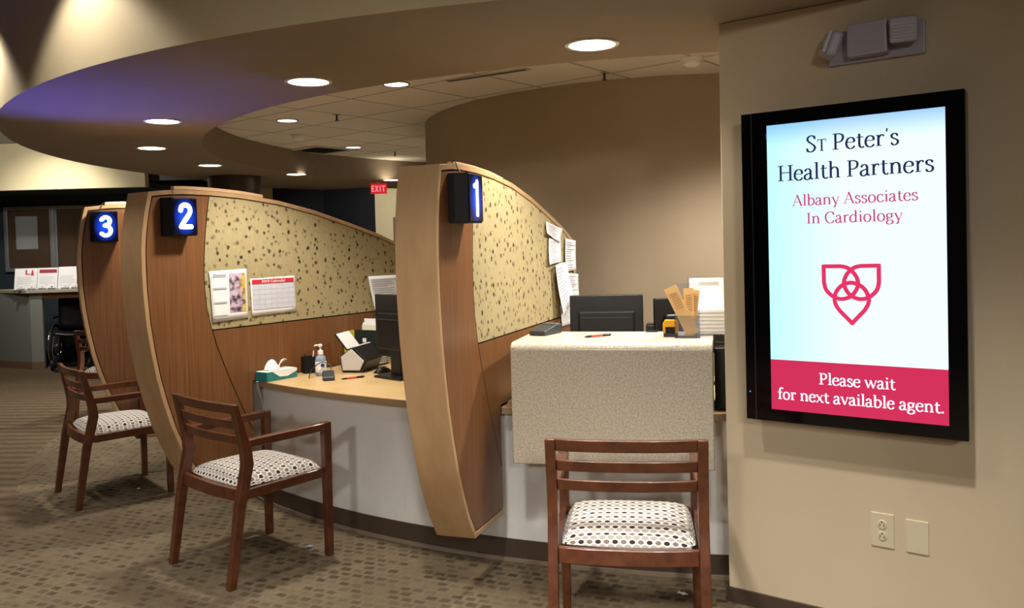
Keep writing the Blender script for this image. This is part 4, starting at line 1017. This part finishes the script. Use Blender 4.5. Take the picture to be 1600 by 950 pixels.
# ------------------------------------------------------------------ on the stone ledge
ZL = 1.0705
st = thing('rubber_stamp', 'yellow and black self-inking stamp on the stone ledge', 'stamp', (.708, 3.80, ZL), R(-14))
MB().box((-.032, -.018, 0), (.032, .018, .016)).build('base', 'black', st, bevel=.002)
mb = MB(); mb.prism([(-.034, 0, .0165), (-.022, 0, .0165), (-.022, 0, .045), (.022, 0, .045), (.022, 0, .0165), (.034, 0, .0165), (.034, 0, .062), (.024, 0, .076), (-.024, 0, .076), (-.034, 0, .062)], (0, .034, 0), Matrix.Translation((0, -.017, 0))); mb.build('cover', 'amber', st, bevel=.002)
MB().box((-.0215, -.014, .0165), (.0215, .014, .0445)).build('mechanism', 'matte_black', st)
clp = MB().box((-.028, -.007, 0), (.028, .007, .008)).build('binder_clip', 'black', bevel=.002, loc=(.66, 4.02, ZL), rotz=R(-10)); tag(clp, 'small flat black clip beside the yellow stamp', 'clip')
# acrylic brochure holder
bh = thing('brochure_holder', 'clear acrylic brochure holder with tan pamphlets on the ledge', 'brochure holder', (.775, 3.755, ZL), R(-14))
mb = MB(); mb.strip([(-.055, -.035, 0), (.055, -.035, 0), (.055, .045, 0), (-.055, .045, 0)], [(-.052, -.032, 0), (.052, -.032, 0), (.052, .042, 0), (-.052, .042, 0)], (0, 0, .10)); mb.box((-.0519, -.0319, 0), (.0519, .0419, .003)); mb.build('pocket', 'acrylic', bh)
MB().box((-.055, .0455, 0), (.055, .0485, .24)).build('back_sheet', 'acrylic', bh)
def pamphlet(x, y, tilt, lean, label, h=.215, w_=.052, rz=-14):
    Mx = Matrix.Translation((x, y, .004+w_*.5*abs(math.sin(R(tilt))))) @ Matrix.Rotation(R(tilt), 4, 'Y') @ Matrix.Rotation(R(lean), 4, 'X')
    o = MB().box((-w_/2, 0, 0), (w_/2, .007, h), Mx).build('pamphlet', 'tan_paper', loc=(.775, 3.755, ZL), rotz=R(rz)); tag(o, label, 'pamphlet', 'tan pamphlets in the acrylic holder')
    mb = MB()
    for i in range(7): mb.box((-w_*.3, -.0009, h*(.55+.05*i)), (w_*.3, -.0002, h*(.55+.05*i)+.004), Mx)
    mb.build('printed_lines', mat('tan_ink', (190, 150, 96), .8), o)
    return o
pamphlet(.024, -.026, -25, -3, 'tan pamphlet leaning far to the left in the acrylic holder', .232, .058)
pamphlet(.010, -.008, -1, -4, 'tan pamphlet standing upright in the acrylic holder', .215, .044)
pamphlet(.014, .010, 7, -2, 'tan pamphlet leaning slightly right at the back of the holder', .205, .034)
# letter holder with white forms
lh = thing('letter_tray', 'clear stand filled with white forms at the right end of the ledge', 'document holder', (.915, 3.87, ZL), R(-14))
mb = MB(); mb.box((-.115, -.07, 0), (.115, .07, .004)); mb.box((-.115, .067, .004), (.115, .07, .26)); mb.box((-.115, -.07, .004), (-.112, .067, .12)); mb.build('stand', 'acrylic', lh)
fm = MB().box((-.105, -.055, .005), (.105, .055, .115)).build('form_stack', 'paper', loc=(.915, 3.87, ZL), rotz=R(-14)); tag(fm, 'stack of white forms in the clear stand', 'paper')
mb = MB()
for i in range(6): mb.box((-.1055, -.0557, .014+.017*i), (.1055, -.0551, .018+.017*i))
mb.build('sheet_edges', 'grey_ink', fm)
fs = MB().box((-.105, .058, .005), (.105, .062, .255)).build('form_sheet', 'paper', loc=(.915, 3.87, ZL), rotz=R(-14)); tag(fs, 'white form standing at the back of the clear stand', 'paper')
MB().box((-.06, .0572, .222), (.03, .0579, .236)).build('heading', 'grey_ink', fs)

# ------------------------------------------------------------------ litter on the carpet
def scrap(x, y, sx, sy, rz, label, m_='paper'):
    o = MB().grid(lambda u, v: Vector(((u-.5)*sx, (v-.5)*sy, .004+.007*abs(math.sin(5*u+2*v))+.003*math.sin(9*v))), 6, 4).build('paper_scrap', m_, smooth=50, solid=.0015, loc=(x, y, 0), rotz=rz); tag(o, label, 'litter', 'scraps on the carpet')
scrap(.687, 3.542, .045, .018, R(-35), 'white paper scrap on the carpet under the chair at the ledge')
scrap(-1.06, 4.233, .03, .022, R(20), 'clear crumpled scrap on the carpet under the chair by the middle desk', 'gel')
scrap(-2.429, 5.378, .016, .012, R(10), 'tiny white scrap on the carpet under the chair at the farthest divider')
